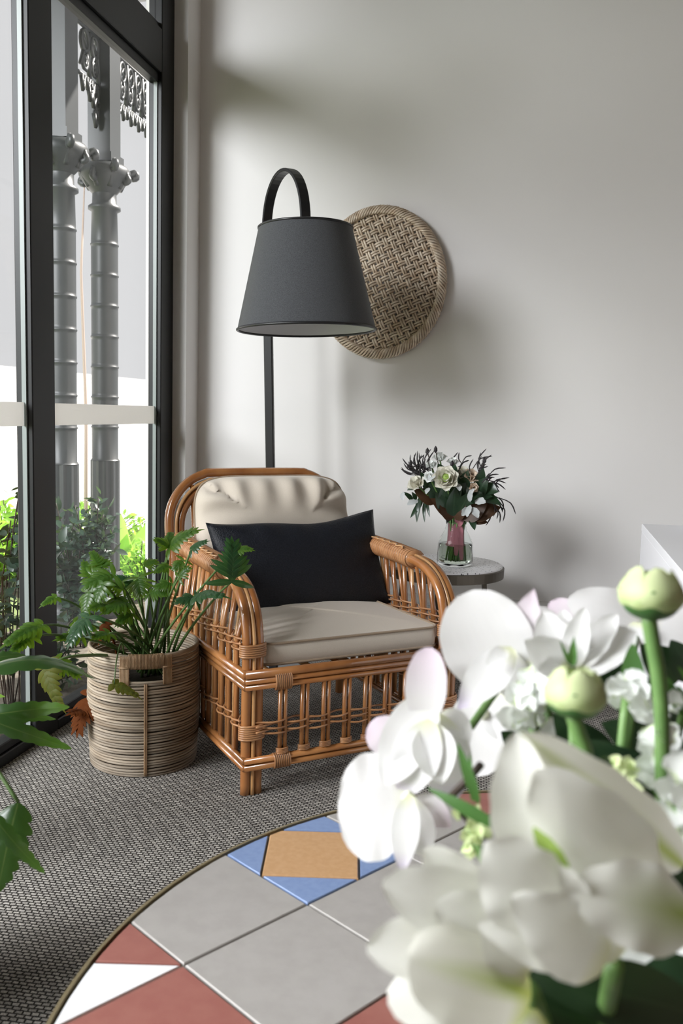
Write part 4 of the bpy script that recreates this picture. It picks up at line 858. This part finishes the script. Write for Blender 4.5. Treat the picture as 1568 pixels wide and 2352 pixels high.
stock('ruffled white stock blossom at the lower right edge beside the tulip', 1560, 1850, .56, 40, 150, 14, 3, 62)
stock('small white blossom with a bare centre next to the round green bud', 1440, 1590, .64, 50, 40, 8, 4, 44)
stock('pale green budding blossom tucked behind the tulip', 1430, 1790, .60, 60, 70, 14, 5, 30, 'ran')
stock('pale green budding blossom left of the tulip under the orchids', 1085, 1905, .62, 60, 80, 20, 6, 26, 'ran')
def bud(label, cx, cy, rpx, d, sx, sy):
    g = fl('ranunculus_bud', label, 'flower bud', cx, cy, d); ax = at(cx+8, cy-40, d)-at(cx, cy+40, d); ax.normalize(); r = rpx*d/FPX; e = ax.orthogonal().normalized(); h = ax.cross(e)
    mesh('core', *lathe([(.0005, -r*.85), (r*.6, -r*.7), (r*.93, -r*.15), (r*.85, r*.35), (r*.4, r*.7), (.0005, r*.75)], 20), M['rang'], g).rotation_euler = ax.to_track_quat('Z', 'Y').to_euler()
    for ring, cnt in ((0, 5), (1, 6), (2, 6)):
        for k_ in range(cnt):
            a = 2*pi*(k_+.5*ring)/cnt+.3; dr = e*cos(a)+h*sin(a); rr = r*(.98+.05*ring); T = dr*rr*.62+ax*r*(.85-.12*ring); vs, fs, uv = petal(-ax*r*.85+dr*r*.15, T, -dr, r*1.45, .45, -.42, 0, .03, (.8, .45), 9, 11, seed=k_+ring*7); mesh('petal', vs, fs, M['ran'], g, uv=uv)
    for k_ in range(5):
        a = 2*pi*k_/5+.1; dr = e*cos(a)+h*sin(a); vs, fs, uv = petal(-ax*r*.95, dr*r*1.10+ax*r*.12, -dr+ax*.4, r*1.0, .3, -.22, 0, 0, (.8, .7), 7, 9); mesh('sepal', vs, fs, M['sepal'], g, uv=uv)
    b = at(cx, cy, d)-ax*r*.8; o3 = V(g.location); s = at(sx, sy, d); P = smooth_path([b-o3, (b*.5+s*.5)-o3, s-o3, at(sx+8, sy+150, d)-o3, at(sx-10, sy+420, d)-o3, MOUTH-o3], 4); mesh('flower_stem', *tube(P, .0052*d/.6, 9), M['fstem'], g)
bud('round green ranunculus bud on a tall thick stem in front of the desk', 1494, 1362, 68, .60, 1512, 1560)
bud('round green ranunculus bud above the open tulip', 1320, 1590, 66, .54, 1345, 1740)
tuA = fl('parrot_tulip', 'big open white tulip with green streaks in the middle of the arrangement', 'tulip', 1330, 2080, .47)
for i, a in enumerate(((1232, 1990, 1182, 1684, .475, .47, 165, 'tulipw', .25, (.8, .6)), (1570, 1990, 1196, 1684, .50, .475, 150, 'tulips', -.25, (.8, .55)), (1490, 2090, 1225, 1775, .485, .455, 255, 'tulipw', -.16, (.85, .6)), (1590, 2105, 1302, 2050, .46, .44, 205, 'tulipg', -.18, (.75, .6)), (1270, 2130, 1120, 1930, .445, .435, 210, 'tulipw', -.14, (.75, .55)), (1300, 2015, 1224, 1900, .448, .448, 50, 'rang', .2, (.8, .7)), (1390, 2215, 1175, 2065, .445, .43, 175, 'tulipw', -.10, (.75, .6)), (1450, 2160, 1300, 2020, .46, .452, 200, 'tulipw', .1, (.75, .6)), (1340, 2080, 1282, 1985, .444, .44, 60, 'tulipw', .3, (.8, .6)), (1330, 2190, 1100, 2120, .45, .44, 130, 'tulipw', .2, (.75, .6)))):
    fpet(tuA, *a[:6], a[6], a[7], a[8], .08, .035, a[9], seed=i, nu=13, nv=17)
fstem(tuA, 1410, 2215, .47, .0055)
tuB = fl('parrot_tulip', 'fat white tulip bowing low at the front left of the arrangement', 'tulip', 1130, 2200, .46)
for i, a in enumerate(((1220, 2285, 940, 2205, .46, .43, 240, 'tulip', -.40), (1130, 2190, 842, 2178, .47, .45, 165, 'tulipw', .25), (1150, 2130, 878, 2030, .48, .46, 165, 'tulipw', .3), (1110, 2080, 972, 1950, .49, .48, 110, 'tulipw', .3), (1180, 2310, 890, 2290, .48, .47, 170, 'tulipw', -.2), (1220, 2300, 1090, 2420, .47, .46, 260, 'tulip', -.3), (1200, 2200, 1000, 2080, .47, .455, 190, 'tulipw', .3), (1220, 2230, 1120, 2090, .46, .45, 160, 'tulipw', .3))):
    fpet(tuB, *a[:6], a[6], a[7], a[8], .10, .02, (.85, .45), seed=20+i, nu=13, nv=17)
fstem(tuB, 1215, 2275, .465, .0055)
wp = fl('tulip_bloom', 'pale wavy-edged tulip low at the right edge under the streaked tulip', 'tulip', 1520, 2150, .56)
for i, a in enumerate(((1600, 2100, 1480, 2310, 150), (1620, 2130, 1560, 2300, 140), (1580, 2090, 1420, 2230, 120))): fpet(wp, *a[:4], .56, .55, a[4], 'stock', .2, .05, .06, (.95, .35), seed=i)
fstem(wp, 1590, 2120, .565)
# foliage of the arrangement, each sprig a thing of its own
def fol(label, items, m='bleaf', cat='foliage', px=1400, py=2200, d=.6):
    g = fl('foliage_sprig', label, cat, px, py, d)
    for i, a in enumerate(items): fpet(g, *a[:4], a[4], a[5], a[6], m, .1, .06, .01, (.75, .75), name='leaf', seed=i)
    mesh('sprig_stem', *tube(smooth_path([at(items[0][0], items[0][1], items[0][4])-g.location, (at(items[0][0], items[0][1], items[0][4])+MOUTH)/2-V(g.location), MOUTH-g.location], 5), .003, 6), M['fstem'], g)
fol('big dark green leaves along the bottom right corner', [(1600, 2330, 1185, 2232, .52, .50, 150), (1640, 2260, 1420, 2330, .53, .52, 170), (1560, 2420, 1210, 2300, .53, .5, 170), (1660, 2200, 1500, 2360, .55, .54, 150)], px=1450, py=2330, d=.54)
fol('dark rounded leaves behind the streaked tulip', [(1560, 1880, 1350, 1700, .66, .64, 130), (1580, 1760, 1380, 1660, .68, .66, 120), (1480, 1900, 1360, 1800, .66, .65, 120), (1400, 1780, 1270, 1640, .70, .68, 110), (1560, 1680, 1440, 1540, .74, .72, 100)], px=1450, py=1780, d=.68)
fol('dark glossy leaves behind the tulip at the right edge', [(1600, 2010, 1480, 1880, .60, .58, 110), (1640, 1960, 1540, 1820, .62, .60, 100), (1620, 2060, 1510, 1960, .58, .57, 100), (1500, 1890, 1400, 1770, .62, .61, 90), (1560, 1830, 1470, 1700, .66, .64, 90), (1470, 1800, 1350, 1750, .64, .62, 90)], px=1560, py=1950, d=.6)
fol('dark leaves filling the gap under the freesia', [(1480, 1640, 1350, 1490, .80, .78, 90), (1560, 1560, 1470, 1480, .82, .80, 90), (1350, 1700, 1230, 1680, .76, .74, 100), (1300, 1800, 1190, 1830, .72, .70, 100), (1250, 1760, 1150, 1680, .76, .75, 80), (1600, 1560, 1540, 1470, .8, .78, 80)], px=1400, py=1600, d=.8)
fol('upright mid-green leaf between the freesia and the tall bud', [(1455, 1590, 1452, 1478, .66, .65, 52)], 'sepal', px=1455, py=1580, d=.66)
fol('narrow dark green leaves pointing left under the orchids', [(1145, 1900, 982, 1810, .58, .60, 30), (1098, 1845, 1050, 1706, .60, .61, 26), (1085, 1840, 1078, 1730, .61, .62, 14), (1020, 1985, 960, 2000, .60, .6, 22), (1010, 1970, 975, 1960, .60, .6, 16)], 'sepal', px=1120, py=1890, d=.6)
fol('bright green feathery sprig at the right edge', [(1568+12*k_, 1640, 1500+28*(k_ % 4), 1530+22*(k_ % 3), .64, .62, 24) for k_ in range(9)], 'sepal', px=1560, py=1620, d=.64)
tw_ = fl('bare_twig', 'short dark twig poking out beside the narrow leaves', 'twig', 1100, 1800, .62)
mesh('twig', *tube([at(1030, 1835, .62)-tw_.location, at(1075, 1790, .615)-tw_.location, at(1105, 1755, .61)-tw_.location], .0028, 6), M['brownstem'], tw_)
mesh('twig_stem', *tube([at(1030, 1835, .62)-tw_.location, at(1130, 1950, .60)-tw_.location, MOUTH-tw_.location], .002, 5), M['brownstem'], tw_)
